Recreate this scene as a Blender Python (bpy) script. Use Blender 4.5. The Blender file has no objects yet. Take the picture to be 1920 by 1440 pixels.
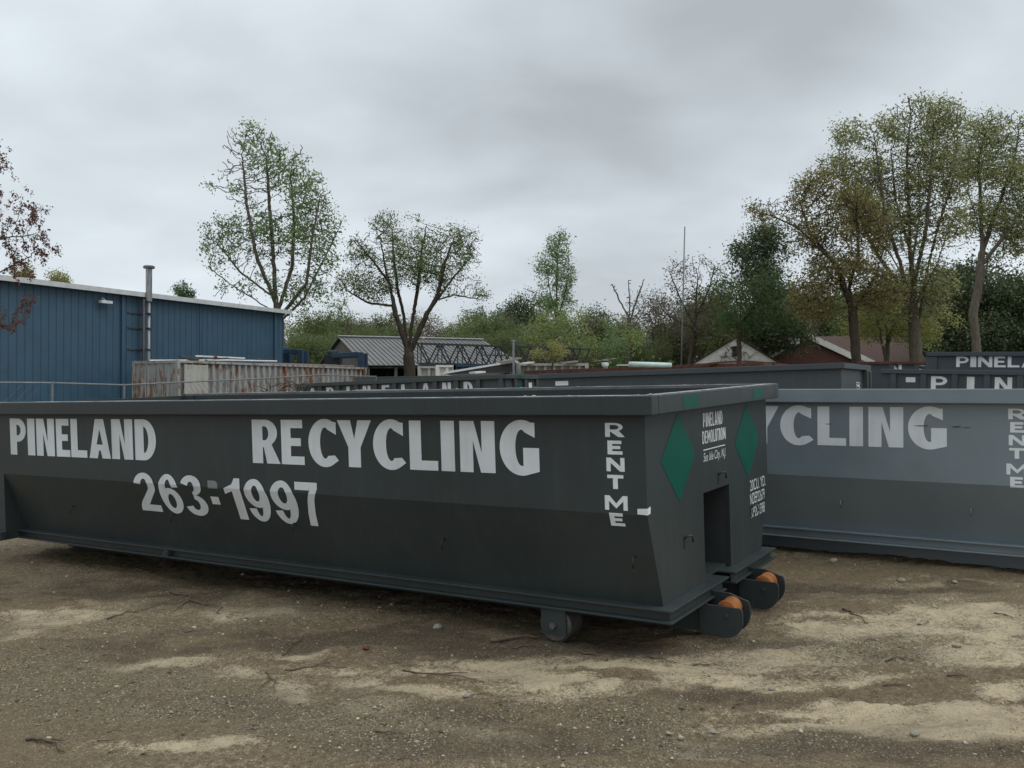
import bpy, bmesh, math, random
import numpy as np
from mathutils import Matrix, Vector

# ------------------------------------------------------------------ camera, sky, sun, exposure
SC = bpy.context.scene
F_PX, CAMZ, HZ = 1710.0, 1.736, 735.0          # focal length in pixels of the 1920 wide photo, eye height, horizon row
PITCH = math.atan((HZ - 720) / F_PX)
cd = bpy.data.cameras.new('camera'); cam = bpy.data.objects.new('camera', cd)
SC.collection.objects.link(cam)
cam.location = (0, 0, CAMZ); cam.rotation_euler = (math.pi / 2 + PITCH, 0, 0)
cd.sensor_width = 36; cd.lens = F_PX / 1920 * 36; cd.clip_end = 3000; cd.clip_start = 0.05
SC.camera = cam
SC.view_settings.view_transform = 'Standard'
try: SC.view_settings.look = 'None'
except Exception: pass
SC.view_settings.exposure = 0.0
SC.view_settings.gamma = 1.0
SC.view_settings.use_curve_mapping = False
SUN_EL, SUN_AZ = 48.0, 114.0

W_ = bpy.data.worlds.new('World'); SC.world = W_; W_.use_nodes = True
def build_world():
    nt = W_.node_tree; nt.nodes.clear()
    N = nt.nodes.new; L = nt.links.new
    out = N('ShaderNodeOutputWorld'); bg = N('ShaderNodeBackground'); L(bg.outputs[0], out.inputs[0])
    sky = N('ShaderNodeTexSky'); sky.sky_type = 'NISHITA'; sky.sun_disc = False
    sky.sun_elevation = math.radians(SUN_EL); sky.sun_rotation = math.radians(SUN_AZ)
    bg.inputs[1].default_value = 0.1
    tc = N('ShaderNodeTexCoord'); sep = N('ShaderNodeSeparateXYZ'); L(tc.outputs['Generated'], sep.inputs[0])
    def math_(op, a, b=None, c=None):
        m = N('ShaderNodeMath'); m.operation = op
        for i, v in enumerate((a, b, c)):
            if v is None: continue
            if hasattr(v, 'links'): L(v, m.inputs[i])
            else: m.inputs[i].default_value = v
        return m.outputs[0]
    zc = math_('MAXIMUM', sep.outputs[2], 0.0)
    den = math_('ADD', zc, 0.34)
    u = math_('DIVIDE', sep.outputs[0], den); v = math_('DIVIDE', sep.outputs[1], den)
    cmb = N('ShaderNodeCombineXYZ'); L(u, cmb.inputs[0]); L(v, cmb.inputs[1])
    def noise(scale, detail, rough, dist, off):
        mp = N('ShaderNodeMapping'); mp.inputs['Location'].default_value = off
        mp.inputs['Scale'].default_value = (scale * 0.8, scale, 1); L(cmb.outputs[0], mp.inputs[0])
        n = N('ShaderNodeTexNoise'); n.inputs['Scale'].default_value = 1; n.inputs['Detail'].default_value = detail
        n.inputs['Roughness'].default_value = rough; n.inputs['Distortion'].default_value = dist
        L(mp.outputs[0], n.inputs[0]); return n.outputs[0]
    n1 = noise(1.5, 3, 0.42, 0.35, (1.3, 4.1, 0)); n2 = noise(3.6, 4, 0.5, 0.3, (7.7, 2.2, 0))
    s = math_('ADD', math_('MULTIPLY', n1, 0.72), math_('MULTIPLY', n2, 0.28))
    # brightness of the cloud layer: uneven, a little brighter toward the horizon, brighter again overhead
    mr = N('ShaderNodeMapRange'); mr.inputs[1].default_value = 0.34; mr.inputs[2].default_value = 0.66
    mr.inputs[3].default_value = 5.1; mr.inputs[4].default_value = 9.2; L(s, mr.inputs[0])
    hz = N('ShaderNodeMapRange'); hz.interpolation_type = 'SMOOTHSTEP'
    hz.inputs[1].default_value = 0.02; hz.inputs[2].default_value = 0.26; hz.inputs[3].default_value = 1.0; hz.inputs[4].default_value = 0.0
    L(sep.outputs[2], hz.inputs[0])
    up = N('ShaderNodeMapRange'); up.interpolation_type = 'SMOOTHSTEP'
    up.inputs[1].default_value = 0.42; up.inputs[2].default_value = 0.95; up.inputs[3].default_value = 1.0; up.inputs[4].default_value = 2.2
    L(sep.outputs[2], up.inputs[0])
    lum = math_('ADD', mr.outputs[0], math_('MULTIPLY', hz.outputs[0], 1.5))
    lum = math_('MULTIPLY', lum, up.outputs[0])
    col = N('ShaderNodeMix'); col.data_type = 'RGBA'; col.blend_type = 'MULTIPLY'; col.inputs[0].default_value = 1
    col.inputs[6].default_value = (0.90, 0.985, 1.05, 1)
    cc = N('ShaderNodeCombineColor'); L(lum, cc.inputs[0]); L(lum, cc.inputs[1]); L(lum, cc.inputs[2])
    L(cc.outputs[0], col.inputs[7])
    mx = N('ShaderNodeMix'); mx.data_type = 'RGBA'; mx.inputs[0].default_value = 0.96
    L(sky.outputs[0], mx.inputs[6]); L(col.outputs[2], mx.inputs[7]); L(mx.outputs[2], bg.inputs[0])
build_world()
sd = bpy.data.lights.new('sun', 'SUN'); sun = bpy.data.objects.new('sun', sd); SC.collection.objects.link(sun)
sd.energy = 0.85; sd.angle = math.radians(35); sd.color = (1.0, 0.965, 0.92)
sun.rotation_euler = (math.radians(90 - SUN_EL), 0, math.radians(180 - SUN_AZ))

# ------------------------------------------------------------------ helpers
COL = SC.collection
GB, GC = 0.03136, 0.026558                     # the yard rises gently to the back and to the right
def ground_z(x, y):
    r = np.hypot(x, y) + 1e-9
    k = np.where(r < 30, 1.0, (30 + 15 * (1 - np.exp(-(np.maximum(r, 30) - 30) / 15))) / r)
    return (GB * x + GC * y) * k
def gz(x, y): return float(ground_z(np.float64(x), np.float64(y)))
def at(px, py, D):
    """world point at forward distance D seen at pixel px,py of the photograph"""
    d = Vector(((px - 960) / F_PX, 1, -(py - 720) / F_PX))
    y = d.y * math.cos(PITCH) - d.z * math.sin(PITCH); z = d.y * math.sin(PITCH) + d.z * math.cos(PITCH)
    k = D / y
    return Vector((d.x * k, D, z * k + CAMZ))
def tag(o, label=None, cat=None, group=None, kind=None):
    if label: o['label'] = label
    if cat: o['category'] = cat
    if group: o['group'] = group
    if kind: o['kind'] = kind
    return o
def empty(name, M):
    o = bpy.data.objects.new(name, None); COL.objects.link(o)
    if isinstance(M, Matrix): o.matrix_world = M
    else: o.location = M
    o.empty_display_size = 0.3
    return o
class MB:
    def __init__(s): s.v = []; s.f = []
    def add(s, vs, fs):
        b = len(s.v); s.v += [tuple(p) for p in vs]; s.f += [tuple(i + b for i in f) for f in fs]; return s
    def box(s, x0, x1, y0, y1, z0, z1):
        x0, x1 = sorted((x0, x1)); y0, y1 = sorted((y0, y1)); z0, z1 = sorted((z0, z1))
        return s.add([(x0,y0,z0),(x1,y0,z0),(x1,y1,z0),(x0,y1,z0),(x0,y0,z1),(x1,y0,z1),(x1,y1,z1),(x0,y1,z1)],
                     [(0,3,2,1),(4,5,6,7),(0,1,5,4),(1,2,6,5),(2,3,7,6),(3,0,4,7)])
    def prism(s, poly, a, b, axis='x'):
        """poly: 2D outline; axis x -> (y,z), y -> (x,z), z -> (x,y)"""
        mk = {'x': lambda p, t: (t, p[0], p[1]), 'y': lambda p, t: (p[0], t, p[1]), 'z': lambda p, t: (p[0], p[1], t)}[axis]
        n = len(poly)
        return s.add([mk(p, a) for p in poly] + [mk(p, b) for p in poly],
                     [tuple(range(n)), tuple(range(2*n-1, n-1, -1))] + [(i, i+n, (i+1) % n + n, (i+1) % n) for i in range(n)])
    def tube(s, pts, r, n=8, caps=True):
        pts = [Vector(p) for p in pts]; rs = r if hasattr(r, '__len__') else [r] * len(pts)
        b = len(s.v); up = Vector((0.0123, 0.031, 1))
        for i, p in enumerate(pts):
            d = (pts[min(i+1, len(pts)-1)] - pts[max(i-1, 0)]).normalized()
            e = d.cross(up)
            if e.length < 0.05: e = d.cross(Vector((1, 0, 0)))
            e.normalize(); g = e.cross(d)
            for k in range(n):
                t = 2 * math.pi * k / n
                s.v.append(tuple(p + e * (rs[i] * math.cos(t)) + g * (rs[i] * math.sin(t))))
        for i in range(len(pts) - 1):
            for k in range(n):
                s.f.append((b+i*n+k, b+i*n+(k+1) % n, b+(i+1)*n+(k+1) % n, b+(i+1)*n+k))
        if caps:
            s.f.append(tuple(b + k for k in range(n-1, -1, -1))); s.f.append(tuple(b + (len(pts)-1)*n + k for k in range(n)))
        return s
    def cyl(s, c, axis, r, h, n=24):
        a = Vector(axis).normalized() * h / 2; c = Vector(c)
        return s.tube([c - a, c + a], r, n)
    def beam(s, a, b, w, h):
        """a square bar from a to b"""
        a = Vector(a); b = Vector(b); d = (b - a).normalized(); e = d.cross(Vector((0, 0, 1)))
        if e.length < .01: e = Vector((1, 0, 0))
        e.normalize(); g = e.cross(d)
        q = [(-1,-1),(1,-1),(1,1),(-1,1)]
        vs = [p + e * (u * w / 2) + g * (t * h / 2) for p in (a, b) for u, t in q]
        return s.add(vs, [(0,1,2,3),(7,6,5,4),(0,4,5,1),(1,5,6,2),(2,6,7,3),(3,7,4,0)])
    def build(s, name, mat, parent=None, loc=None, smooth=False, bevel=0):
        me = bpy.data.meshes.new(name); me.from_pydata(s.v, [], s.f); me.update()
        bm = bmesh.new(); bm.from_mesh(me); bmesh.ops.recalc_face_normals(bm, faces=bm.faces); bm.to_mesh(me); bm.free()
        me.materials.append(mat)
        if smooth:
            me.polygons.foreach_set('use_smooth', [True] * len(me.polygons))
        o = bpy.data.objects.new(name, me); COL.objects.link(o)
        if parent: o.parent = parent
        if loc is not None: o.location = loc
        if bevel:
            m = o.modifiers.new('bevel', 'BEVEL'); m.width = bevel; m.segments = 2; m.limit_method = 'ANGLE'; m.angle_limit = math.radians(40)
        return o
def np_mesh(name, v, f, mat, smooth=False):
    v = np.asarray(v, np.float32); f = np.asarray(f, np.int32); k = f.shape[1]
    me = bpy.data.meshes.new(name); me.vertices.add(len(v)); me.vertices.foreach_set('co', v.ravel())
    me.loops.add(f.size); me.loops.foreach_set('vertex_index', f.ravel())
    me.polygons.add(len(f)); me.polygons.foreach_set('loop_start', np.arange(0, f.size, k, dtype=np.int32))
    if smooth: me.polygons.foreach_set('use_smooth', np.ones(len(f), bool))
    me.materials.append(mat); me.update(calc_edges=True); return me
def link(name, me, parent=None):
    o = bpy.data.objects.new(name, me); COL.objects.link(o)
    if parent: o.parent = parent
    return o

# ------------------------------------------------------------------ materials
class NT:
    def __init__(s, name):
        s.m = bpy.data.materials.new(name); s.m.use_nodes = True; s.t = s.m.node_tree; s.t.nodes.clear()
        s.out = s.n('ShaderNodeOutputMaterial')
    def n(s, t): return s.t.nodes.new(t)
    def l(s, a, b): s.t.links.new(a, b)
    def setin(s, sock, v):
        if hasattr(v, 'links'): s.l(v, sock)
        else: sock.default_value = v
    def coord(s, scale=(1,1,1), rot=(0,0,0), kind='Object', loc=(0,0,0)):
        tc = s.n('ShaderNodeTexCoord'); mp = s.n('ShaderNodeMapping')
        mp.inputs['Scale'].default_value = scale; mp.inputs['Rotation'].default_value = rot; mp.inputs['Location'].default_value = loc
        s.l(tc.outputs[kind], mp.inputs[0]); return mp.outputs[0]
    def noise(s, co, scale, detail=4, rough=.55, dist=0):
        n = s.n('ShaderNodeTexNoise'); s.l(co, n.inputs[0]); n.inputs['Scale'].default_value = scale
        n.inputs['Detail'].default_value = detail; n.inputs['Roughness'].default_value = rough; n.inputs['Distortion'].default_value = dist
        return n.outputs[0]
    def vor(s, co, scale, out='Color', feature='F1'):
        n = s.n('ShaderNodeTexVoronoi'); n.feature = feature; s.l(co, n.inputs[0]); n.inputs['Scale'].default_value = scale; return n.outputs[out]
    def ramp(s, v, a, b, lo=0., hi=1., smooth=False):
        m = s.n('ShaderNodeMapRange'); s.l(v, m.inputs[0])
        if smooth: m.interpolation_type = 'SMOOTHSTEP'
        m.inputs[1].default_value = a; m.inputs[2].default_value = b; m.inputs[3].default_value = lo; m.inputs[4].default_value = hi
        return m.outputs[0]
    def mix(s, f, a, b, mode='MIX'):
        m = s.n('ShaderNodeMix'); m.data_type = 'RGBA'; m.blend_type = mode
        s.setin(m.inputs[0], f); s.setin(m.inputs[6], a); s.setin(m.inputs[7], b); return m.outputs[2]
    def mth(s, op, a, b=0.):
        m = s.n('ShaderNodeMath'); m.operation = op; s.setin(m.inputs[0], a); s.setin(m.inputs[1], b); return m.outputs[0]
    def bump(s, h, strength, dist):
        b = s.n('ShaderNodeBump'); s.l(h, b.inputs['Height']); b.inputs['Strength'].default_value = strength; b.inputs['Distance'].default_value = dist
        return b.outputs[0]
    def bsdf(s, col, rough=.6, metal=0., spec=.5, normal=None):
        p = s.n('ShaderNodeBsdfPrincipled'); s.setin(p.inputs['Base Color'], col); s.setin(p.inputs['Roughness'], rough)
        p.inputs['Metallic'].default_value = metal; p.inputs['Specular IOR Level'].default_value = spec
        if normal is not None: s.l(normal, p.inputs['Normal'])
        s.l(p.outputs[0], s.out.inputs[0]); return p
def rgb(*c): return (c[0], c[1], c[2], 1)
def scl(c, k): return (c[0]*k, c[1]*k, c[2]*k, 1)
def simple(name, c, rough=.6, var=.18, scale=5, metal=0, spec=.5, bump=0., bscale=40, stretch=(1,1,1)):
    t = NT(name); co = t.coord(stretch)
    n = t.noise(co, scale, 5, .6)
    colr = t.mix(t.ramp(n, .3, .7), scl(c, 1-var), scl(c, 1+var))
    nm = t.bump(t.noise(co, bscale, 3), bump, .02) if bump else None
    t.bsdf(colr, rough, metal, spec, nm); return t.m
def paint(name, c, dust=(.16,.14,.11), amount=.25, rough=.42, rust=0., spec=.5):
    """worn industrial paint: blotches, thin run marks, dust, scuffs"""
    t = NT(name); co = t.coord(); cs = t.coord((2.6, 2.6, .22))
    n = t.noise(co, 1.3, 6, .62); st = t.noise(cs, 5, 5, .6); fine = t.noise(co, 55, 3, .6)
    colr = t.mix(t.ramp(n, .3, .72), scl(c, .86), scl(c, 1.14))
    colr = t.mix(t.mth('MULTIPLY', t.ramp(st, .5, .78), amount), colr, rgb(*dust))
    colr = t.mix(t.ramp(fine, .35, .75, 0, .14), colr, scl(c, .6))
    sc = t.noise(t.coord((1, 1, 9), (.5, .3, 0)), 7, 6, .75)
    colr = t.mix(t.ramp(sc, .70, .76, 0, .22), colr, scl(c, 2.6))
    if rust:
        rn = t.mth('MULTIPLY', t.ramp(t.noise(co, 2.2, 7, .7), .6 - rust * .2, .72 - rust * .2), t.ramp(st, .35, .6))
        colr = t.mix(rn, colr, rgb(.13, .045, .02))
    h = t.noise(co, 2.0, 4, .5)
    r = t.ramp(n, .25, .75, rough - .08, rough + .14)
    t.bsdf(colr, r, 0, spec, t.bump(h, .10, .05)); return t.m
def leaf_mat(name, c1, c2, trans=.45):
    t = NT(name); g = t.n('ShaderNodeNewGeometry'); oi = t.n('ShaderNodeObjectInfo')
    colr = t.mix(g.outputs['Random Per Island'], rgb(*c1), rgb(*c2))
    hs = t.n('ShaderNodeHueSaturation'); t.l(colr, hs.inputs['Color'])
    t.l(t.ramp(oi.outputs['Random'], 0, 1, .475, .52), hs.inputs['Hue']); t.l(t.ramp(oi.outputs['Random'], 0, 1, .8, 1.2), hs.inputs['Value'])
    d = t.n('ShaderNodeBsdfDiffuse'); tr = t.n('ShaderNodeBsdfTranslucent'); mx = t.n('ShaderNodeMixShader')
    t.l(hs.outputs[0], d.inputs[0]); t.l(hs.outputs[0], tr.inputs[0]); mx.inputs[0].default_value = trans
    t.l(d.outputs[0], mx.inputs[1]); t.l(tr.outputs[0], mx.inputs[2]); t.l(mx.outputs[0], t.out.inputs[0]); return t.m
def bark_mat(name, c):
    t = NT(name); co = t.coord((1, 1, .25)); n = t.noise(co, 9, 5, .65)
    t.bsdf(t.mix(t.ramp(n, .3, .7), scl(c, .6), scl(c, 1.35)), .9, 0, .2, t.bump(n, .5, .04)); return t.m
M = {}
M['slate'] = paint('slate_paint', (.033, .042, .042), amount=.10, rough=.42, spec=.36)
M['slate_light'] = paint('blue_grey_paint', (.148, .184, .204), amount=.10, rough=.34, spec=1.0)
M['slate_far'] = paint('weathered_slate_paint', (.044, .055, .055), amount=.22, rough=.55)
M['blue_slate'] = paint('dark_blue_slate_paint', (.042, .055, .063), amount=.15, rough=.5)
M['white_letter'] = paint('white_vinyl', (.68, .71, .72), dust=(.36,.35,.32), amount=.3, rough=.5)
M['grey_patch'] = simple('grey_vinyl_patch', (.22, .23, .24), .5, .1)
M['green_vinyl'] = simple('green_vinyl', (.002, .085, .058), .45, .12, 4, spec=.2)
M['orange'] = simple('orange_roller_paint', (.27, .088, .016), .75, .4, 12)
M['steel_worn'] = simple('worn_steel', (.11, .105, .1), .5, .3, 14, metal=.4, bump=.2)
M['dark_gap'] = simple('dark_steel_and_recess_shade', (.03, .034, .036), .7, .2)
M['debris'] = simple('pale_debris', (.45, .42, .36), .9, .3, 20)
M['rust'] = simple('rust', (.085, .035, .022), .9, .45, 6, bump=.4)
M['blue_wall'] = paint('blue_metal_wall', (.034, .084, .132), dust=(.055,.095,.125), amount=.3, rough=.5)
M['white_trim'] = simple('white_trim', (.55, .57, .58), .5, .12, 3, stretch=(1,1,.3))
M['galv'] = simple('galvanised_steel', (.24, .25, .255), .42, .4, 7, metal=.55, stretch=(2,2,.25))
M['old_galv'] = simple('weathered_galvanised_steel', (.17, .18, .185), .6, .25, 10, metal=.3)
M['dark_pipe'] = simple('sooty_pipe', (.07, .07, .07), .5, .3, 8, metal=.3)
M['roof_metal'] = simple('grey_metal_roof', (.128, .126, .120), .6, .25, 2.2, stretch=(.4, 2, 2))
M['shed_wall'] = simple('shed_board', (.13, .12, .105), .85, .2, 4, stretch=(4, 4, .3))
M['dark_inside'] = simple('dark_shed_inside', (.025, .024, .022), .9, .2)
M['truss'] = simple('dark_truss_paint', (.013, .015, .020), .6, .3, 8)
M['blue_steel'] = simple('blue_steel_paint', (.012, .040, .075), .6, .25, 5)
M['white_siding'] = simple('white_siding', (.62, .61, .57), .7, .12, 3)
M['brick'] = simple('dark_red_brick', (.088, .036, .026), .9, .25, 8)
M['brown_roof'] = simple('brown_red_shingles', (.066, .036, .027), .95, .25, 7, bump=.3)
M['pale_box'] = paint('pale_container_paint', (.36, .36, .33), amount=.5, rough=.6, rust=.25)
M['white_plastic'] = simple('white_plastic', (.62, .63, .60), .5, .15, 5)
M['mint_pipe'] = simple('pale_mint_pipe', (.46, .58, .54), .45, .15, 5)
M['wood'] = simple('weathered_wood', (.23, .20, .16), .9, .3, 8)
M['twig'] = simple('dry_twig', (.115, .084, .055), .95, .35, 30)
M['red_stone'] = simple('red_brick_stone', (.12, .045, .033), .9, .3, 30, bump=.5)
M['tarp'] = simple('black_tarp', (.02, .021, .023), .55, .3, 6)
M['stone'] = simple('pale_stone', (.27, .245, .20), .9, .3, 25, bump=.3)
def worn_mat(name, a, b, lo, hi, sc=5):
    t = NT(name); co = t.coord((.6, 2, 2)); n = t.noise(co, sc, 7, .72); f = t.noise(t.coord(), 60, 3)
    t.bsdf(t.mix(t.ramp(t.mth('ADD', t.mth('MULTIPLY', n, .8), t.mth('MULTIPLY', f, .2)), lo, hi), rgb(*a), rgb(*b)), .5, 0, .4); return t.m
M['worn'] = worn_mat('worn_rim_paint_highlight', (.10,.115,.118), (.46,.47,.46), .46, .58)  # pale tones hold both worn paint and a sky highlight on the rim
M['scuffed'] = worn_mat('scuffed_inner_rim', (.105,.10,.095), (.22,.20,.18), .40, .66)
def rusty_container():
    t = NT('rusty_grey_container'); co = t.coord(); cs = t.coord((1.6, 1.6, .5))
    n = t.noise(co, .9, 6, .65); st = t.noise(cs, 3.2, 6, .66); big = t.noise(t.coord((.5,.5,.5)), 1.1, 3)
    base = t.mix(t.ramp(n, .3, .7), rgb(.23,.24,.235), rgb(.34,.345,.33))
    k = t.ramp(t.mth('ADD', t.mth('MULTIPLY', st, .7), t.mth('MULTIPLY', big, .3)), .505, .555)
    colr = t.mix(t.mth('MULTIPLY', k, .85), base, t.mix(t.noise(co, 7), rgb(.095,.036,.018), rgb(.27,.115,.045)))
    t.bsdf(colr, .7, 0, .3); return t.m
M['rusty'] = rusty_container()
M['bark_grey'] = bark_mat('grey_bark', (.115, .10, .078))
M['bark_dark'] = bark_mat('dark_bark', (.058, .046, .034))
M['bark_brown'] = bark_mat('brown_bark', (.085, .066, .050))
M['leaf_fresh'] = leaf_mat('fresh_green_leaves', (0.120, 0.180, 0.076), (0.264, 0.323, 0.145))
M['leaf_grey'] = leaf_mat('grey_green_leaves', (0.13, 0.205, 0.085), (0.26, 0.35, 0.145))
M['leaf_olive'] = leaf_mat('olive_leaves', (0.22, 0.22, 0.08), (0.39, 0.37, 0.16))
M['leaf_tan'] = leaf_mat('pale_tan_green_leaves', (0.2, 0.215, 0.09), (0.4, 0.4, 0.2))
M['leaf_yellow'] = leaf_mat('yellow_green_leaves', (0.169, 0.203, 0.067), (0.284, 0.317, 0.128))
M['leaf_bright'] = leaf_mat('bright_green_leaves', (0.065, 0.13, 0.055), (0.14, 0.22, 0.095))
M['leaf_wood'] = leaf_mat('woodland_green_leaves', (0.109, 0.143, 0.061), (0.203, 0.231, 0.104))
M['leaf_wood_b'] = leaf_mat('woodland_brown_buds', (0.14, 0.125, 0.085), (0.23, 0.205, 0.14))
M['leaf_pine'] = leaf_mat('dark_pine_needles', (0.075, 0.105, 0.06), (0.15, 0.19, 0.1), .15)
M['leaf_red'] = leaf_mat('red_maple_buds', (.12, .068, .055), (.22, .135, .10))
def ground_mat():
    t = NT('sandy_dirt')
    co = t.coord(); cs = t.coord((.26, 1.0, 1.0), (0, 0, math.radians(-9)))
    cs2 = t.coord((.5, 1.5, 1), (0, 0, math.radians(12)), loc=(3.1, 7.7, 0))
    a = t.noise(cs, 1.25, 8, .62, .9); b = t.noise(cs2, 2.3, 8, .66, .6); f = t.noise(co, 22, 6, .7); ff = t.noise(co, 110, 3, .6)
    mixv = t.mth('ADD', t.mth('ADD', t.mth('MULTIPLY', a, .38), t.mth('MULTIPLY', b, .27)), t.mth('ADD', t.mth('MULTIPLY', f, .22), t.mth('MULTIPLY', t.noise(t.coord((.6,1.3,1)), 6.5, 7, .7, .4), .13)))
    dirt = t.mix(t.ramp(f, .3, .7), rgb(.094,.066,.037), rgb(.235,.172,.100))
    dirt = t.mix(t.ramp(t.noise(cs2, .7, 4, .6), .42, .62), dirt, t.mix(t.ramp(ff, .3, .7), rgb(.108,.080,.045), rgb(.265,.203,.118)))
    sand = t.mix(t.ramp(f, .25, .75), rgb(.42,.335,.21), rgb(.62,.51,.345))
    def attr(nm):
        n = t.n('ShaderNodeAttribute'); n.attribute_name = nm; return n.outputs['Fac']
    sv = t.mth('ADD', mixv, t.mth('MULTIPLY', t.mth('SUBTRACT', attr('sand'), .22), .26))
    sv = t.mth('ADD', sv, t.mth('ADD', t.mth('MULTIPLY', t.mth('SUBTRACT', ff, .5), .36), t.mth('MULTIPLY', t.mth('SUBTRACT', t.noise(co, 48, 4, .7), .5), .40)))
    colr = t.mix(t.ramp(sv, .47, .60, 0, .92), dirt, sand)
    dv = t.mth('ADD', mixv, t.mth('MULTIPLY', attr('damp'), .24))
    colr = t.mix(t.ramp(dv, .52, .64, 0, .85), colr, t.mix(f, rgb(.055,.038,.023), rgb(.115,.083,.052)))
    damp = t.noise(t.coord((.4, 1.1, 1), (0, 0, -.2), loc=(11, 5, 0)), 1.0, 6, .6, .5)
    colr = t.mix(t.ramp(damp, .60, .72, 0, .5, True), colr, rgb(.080,.057,.035))
    # gravel speckle
    gm = t.ramp(t.noise(t.coord((.55, 1.2, 1), loc=(2, 9, 0)), 1.1, 5, .6), .50, .68, 0, 1)
    gm = t.mth('MINIMUM', t.mth('ADD', gm, attr('gravel')), 1.0)
    colr = t.mix(t.mth('MULTIPLY', attr('gravel'), .5), colr, t.mix(f, rgb(.086,.067,.039), rgb(.235,.187,.112)))
    vc = t.vor(co, 75, 'Color'); vd = t.vor(co, 75, 'Distance')
    sepc = t.n('ShaderNodeSeparateColor'); t.l(vc, sepc.inputs[0])
    isg = t.mth('MULTIPLY', t.mth('MULTIPLY', t.ramp(sepc.outputs[0], .52, .56), t.ramp(vd, .62, .45)), gm)
    colr = t.mix(t.mth('MULTIPLY', isg, .85), colr, t.mix(sepc.outputs[1], rgb(.06,.05,.036), rgb(.46,.40,.29)))
    vc2 = t.vor(co, 190, 'Color'); sp2 = t.n('ShaderNodeSeparateColor'); t.l(vc2, sp2.inputs[0])
    colr = t.mix(t.ramp(sp2.outputs[0], .80, .86, 0, .55), colr, t.mix(sp2.outputs[1], rgb(.05,.042,.034), rgb(.40,.37,.31)))
    far = t.n('ShaderNodeSeparateXYZ'); tc = t.n('ShaderNodeTexCoord'); t.l(tc.outputs['Object'], far.inputs[0])
    colr = t.mix(t.ramp(far.outputs[1], 48, 62), colr, t.mix(f, rgb(.05,.06,.025), rgb(.09,.09,.045)))
    h = t.mth('ADD', t.mth('MULTIPLY', f, .55), t.mth('ADD', t.mth('MULTIPLY', ff, .22), t.mth('MULTIPLY', isg, .35)))
    h = t.mth('ADD', h, t.mth('MULTIPLY', a, .6))
    t.bsdf(colr, .95, 0, .15, t.bump(h, 1.0, .045)); return t.m
M['ground'] = ground_mat()

# ------------------------------------------------------------------ ground sheet
RNG = np.random.default_rng(7)
def vnoise(x, y, seed):
    xi = np.floor(x).astype(int); yi = np.floor(y).astype(int); xf = x - xi; yf = y - yi
    def h(i, j):
        n = (i * 374761393 + j * 668265263 + seed * 1442695041) & 0x7fffffff
        n = ((n ^ (n >> 13)) * 1274126177) & 0x7fffffff
        return ((n ^ (n >> 16)) & 0xffff) / 65535.0
    u = xf*xf*(3-2*xf); v = yf*yf*(3-2*yf)
    return (h(xi,yi)*(1-u)+h(xi+1,yi)*u)*(1-v) + (h(xi,yi+1)*(1-u)+h(xi+1,yi+1)*u)*v
def relief(x, y):
    r = np.hypot(x, y - 4)
    fade = np.clip(1.5 - r / 14, 0, 1)
    ca, sa = math.cos(-.16), math.sin(-.16)
    xs = x * ca - y * sa; ys = x * sa + y * ca
    h = 0
    for k, (fx, fy, amp) in enumerate([(.35, 1.1, .035), (.9, 2.6, .02), (2.4, 5.0, .022), (6, 9, .019), (14, 18, .015), (27, 33, .010)]):
        h = h + (vnoise(xs * fx + 31.7 * k, ys * fy + 11.3 * k, k + 3) - .5) * amp
    # churned tyre ruts in the foreground right
    yr = y * .985 + x * .17; w = np.exp(-((yr - 4.62 - .08 * np.sin(x * 1.6)) / .36) ** 2) * np.clip((x + .6) / 1.0, 0, 1); w2 = np.exp(-((ys - 5.15) / .5) ** 2) * np.clip((x - .6) / .8, 0, 1)
    h = h - .02 * w + w * .055 * (vnoise(x * 1.7 + yr * 2, yr * 11, 91) - .5) + w * .028 * (vnoise(x * 7, yr * 24, 92) - .5) + w2 * .035 * (vnoise(xs * 1.2, ys * 8, 93) - .5)
    return h * fade
def axis(lo, hi, n, far, k):
    core = np.linspace(lo, hi, n); st = core[1] - core[0]
    a = []; p = hi; s = st
    while p < far: s *= k; p += s; a.append(p)
    b = []; p = lo; s = st
    while p > -far: s *= k; p -= s; b.append(p)
    return np.array(b[::-1] + list(core) + a)
# where pale sand, gravel and damp earth lie: (column, row, half width, half height, amount) read off the photograph, laid out on the ground
SAND = [(1660,1357,260,15,1),(1560,1322,90,12,.9),(1830,1330,120,11,.8),(1800,1180,170,16,.6),(1600,1238,120,12,.6),(1850,1215,100,14,.8),(1700,1150,150,12,.45),(1400,1272,120,11,.85),(1510,1175,60,18,.5),(1180,1247,160,10,.75),(1080,1287,70,12,.75),(1270,1291,50,9,.6),(1300,1400,90,9,.7),(1350,1419,80,7,.6),(960,1270,60,13,.8),(860,1250,100,10,.6),(560,1226,60,7,.6),(320,1245,75,8,1),(460,1263,60,7,.7),(535,1298,40,13,1.1),(120,1157,90,9,.8),(200,1130,60,7,.5),(430,1147,80,11,.7),(700,1275,50,7,.5),(800,1300,80,9,.7),(900,1375,90,11,.6),(690,1340,60,12,.6),(350,1409,120,7,.7),(45,1190,40,8,.8),(1760,1090,150,7,.4),(1480,1120,60,10,.5),(1640,1190,130,10,.6),(1500,1215,90,9,.6),(1880,1290,70,12,.6),(1180,1210,60,8,.4),(1420,1235,70,8,.6),(1750,1145,110,8,.5),(1560,1275,100,8,.5),(620,1250,60,7,.5),(1010,1310,60,10,.5)]
GRAV = [(230,1300,220,42,1),(700,1375,200,40,1),(480,1340,150,30,.7),(1640,1228,110,20,1),(1250,1395,120,25,.6),(1350,1215,120,20,.6),(1150,1340,130,25,.6),(60,1250,90,30,.7),(1550,1390,150,25,.5)]
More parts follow.
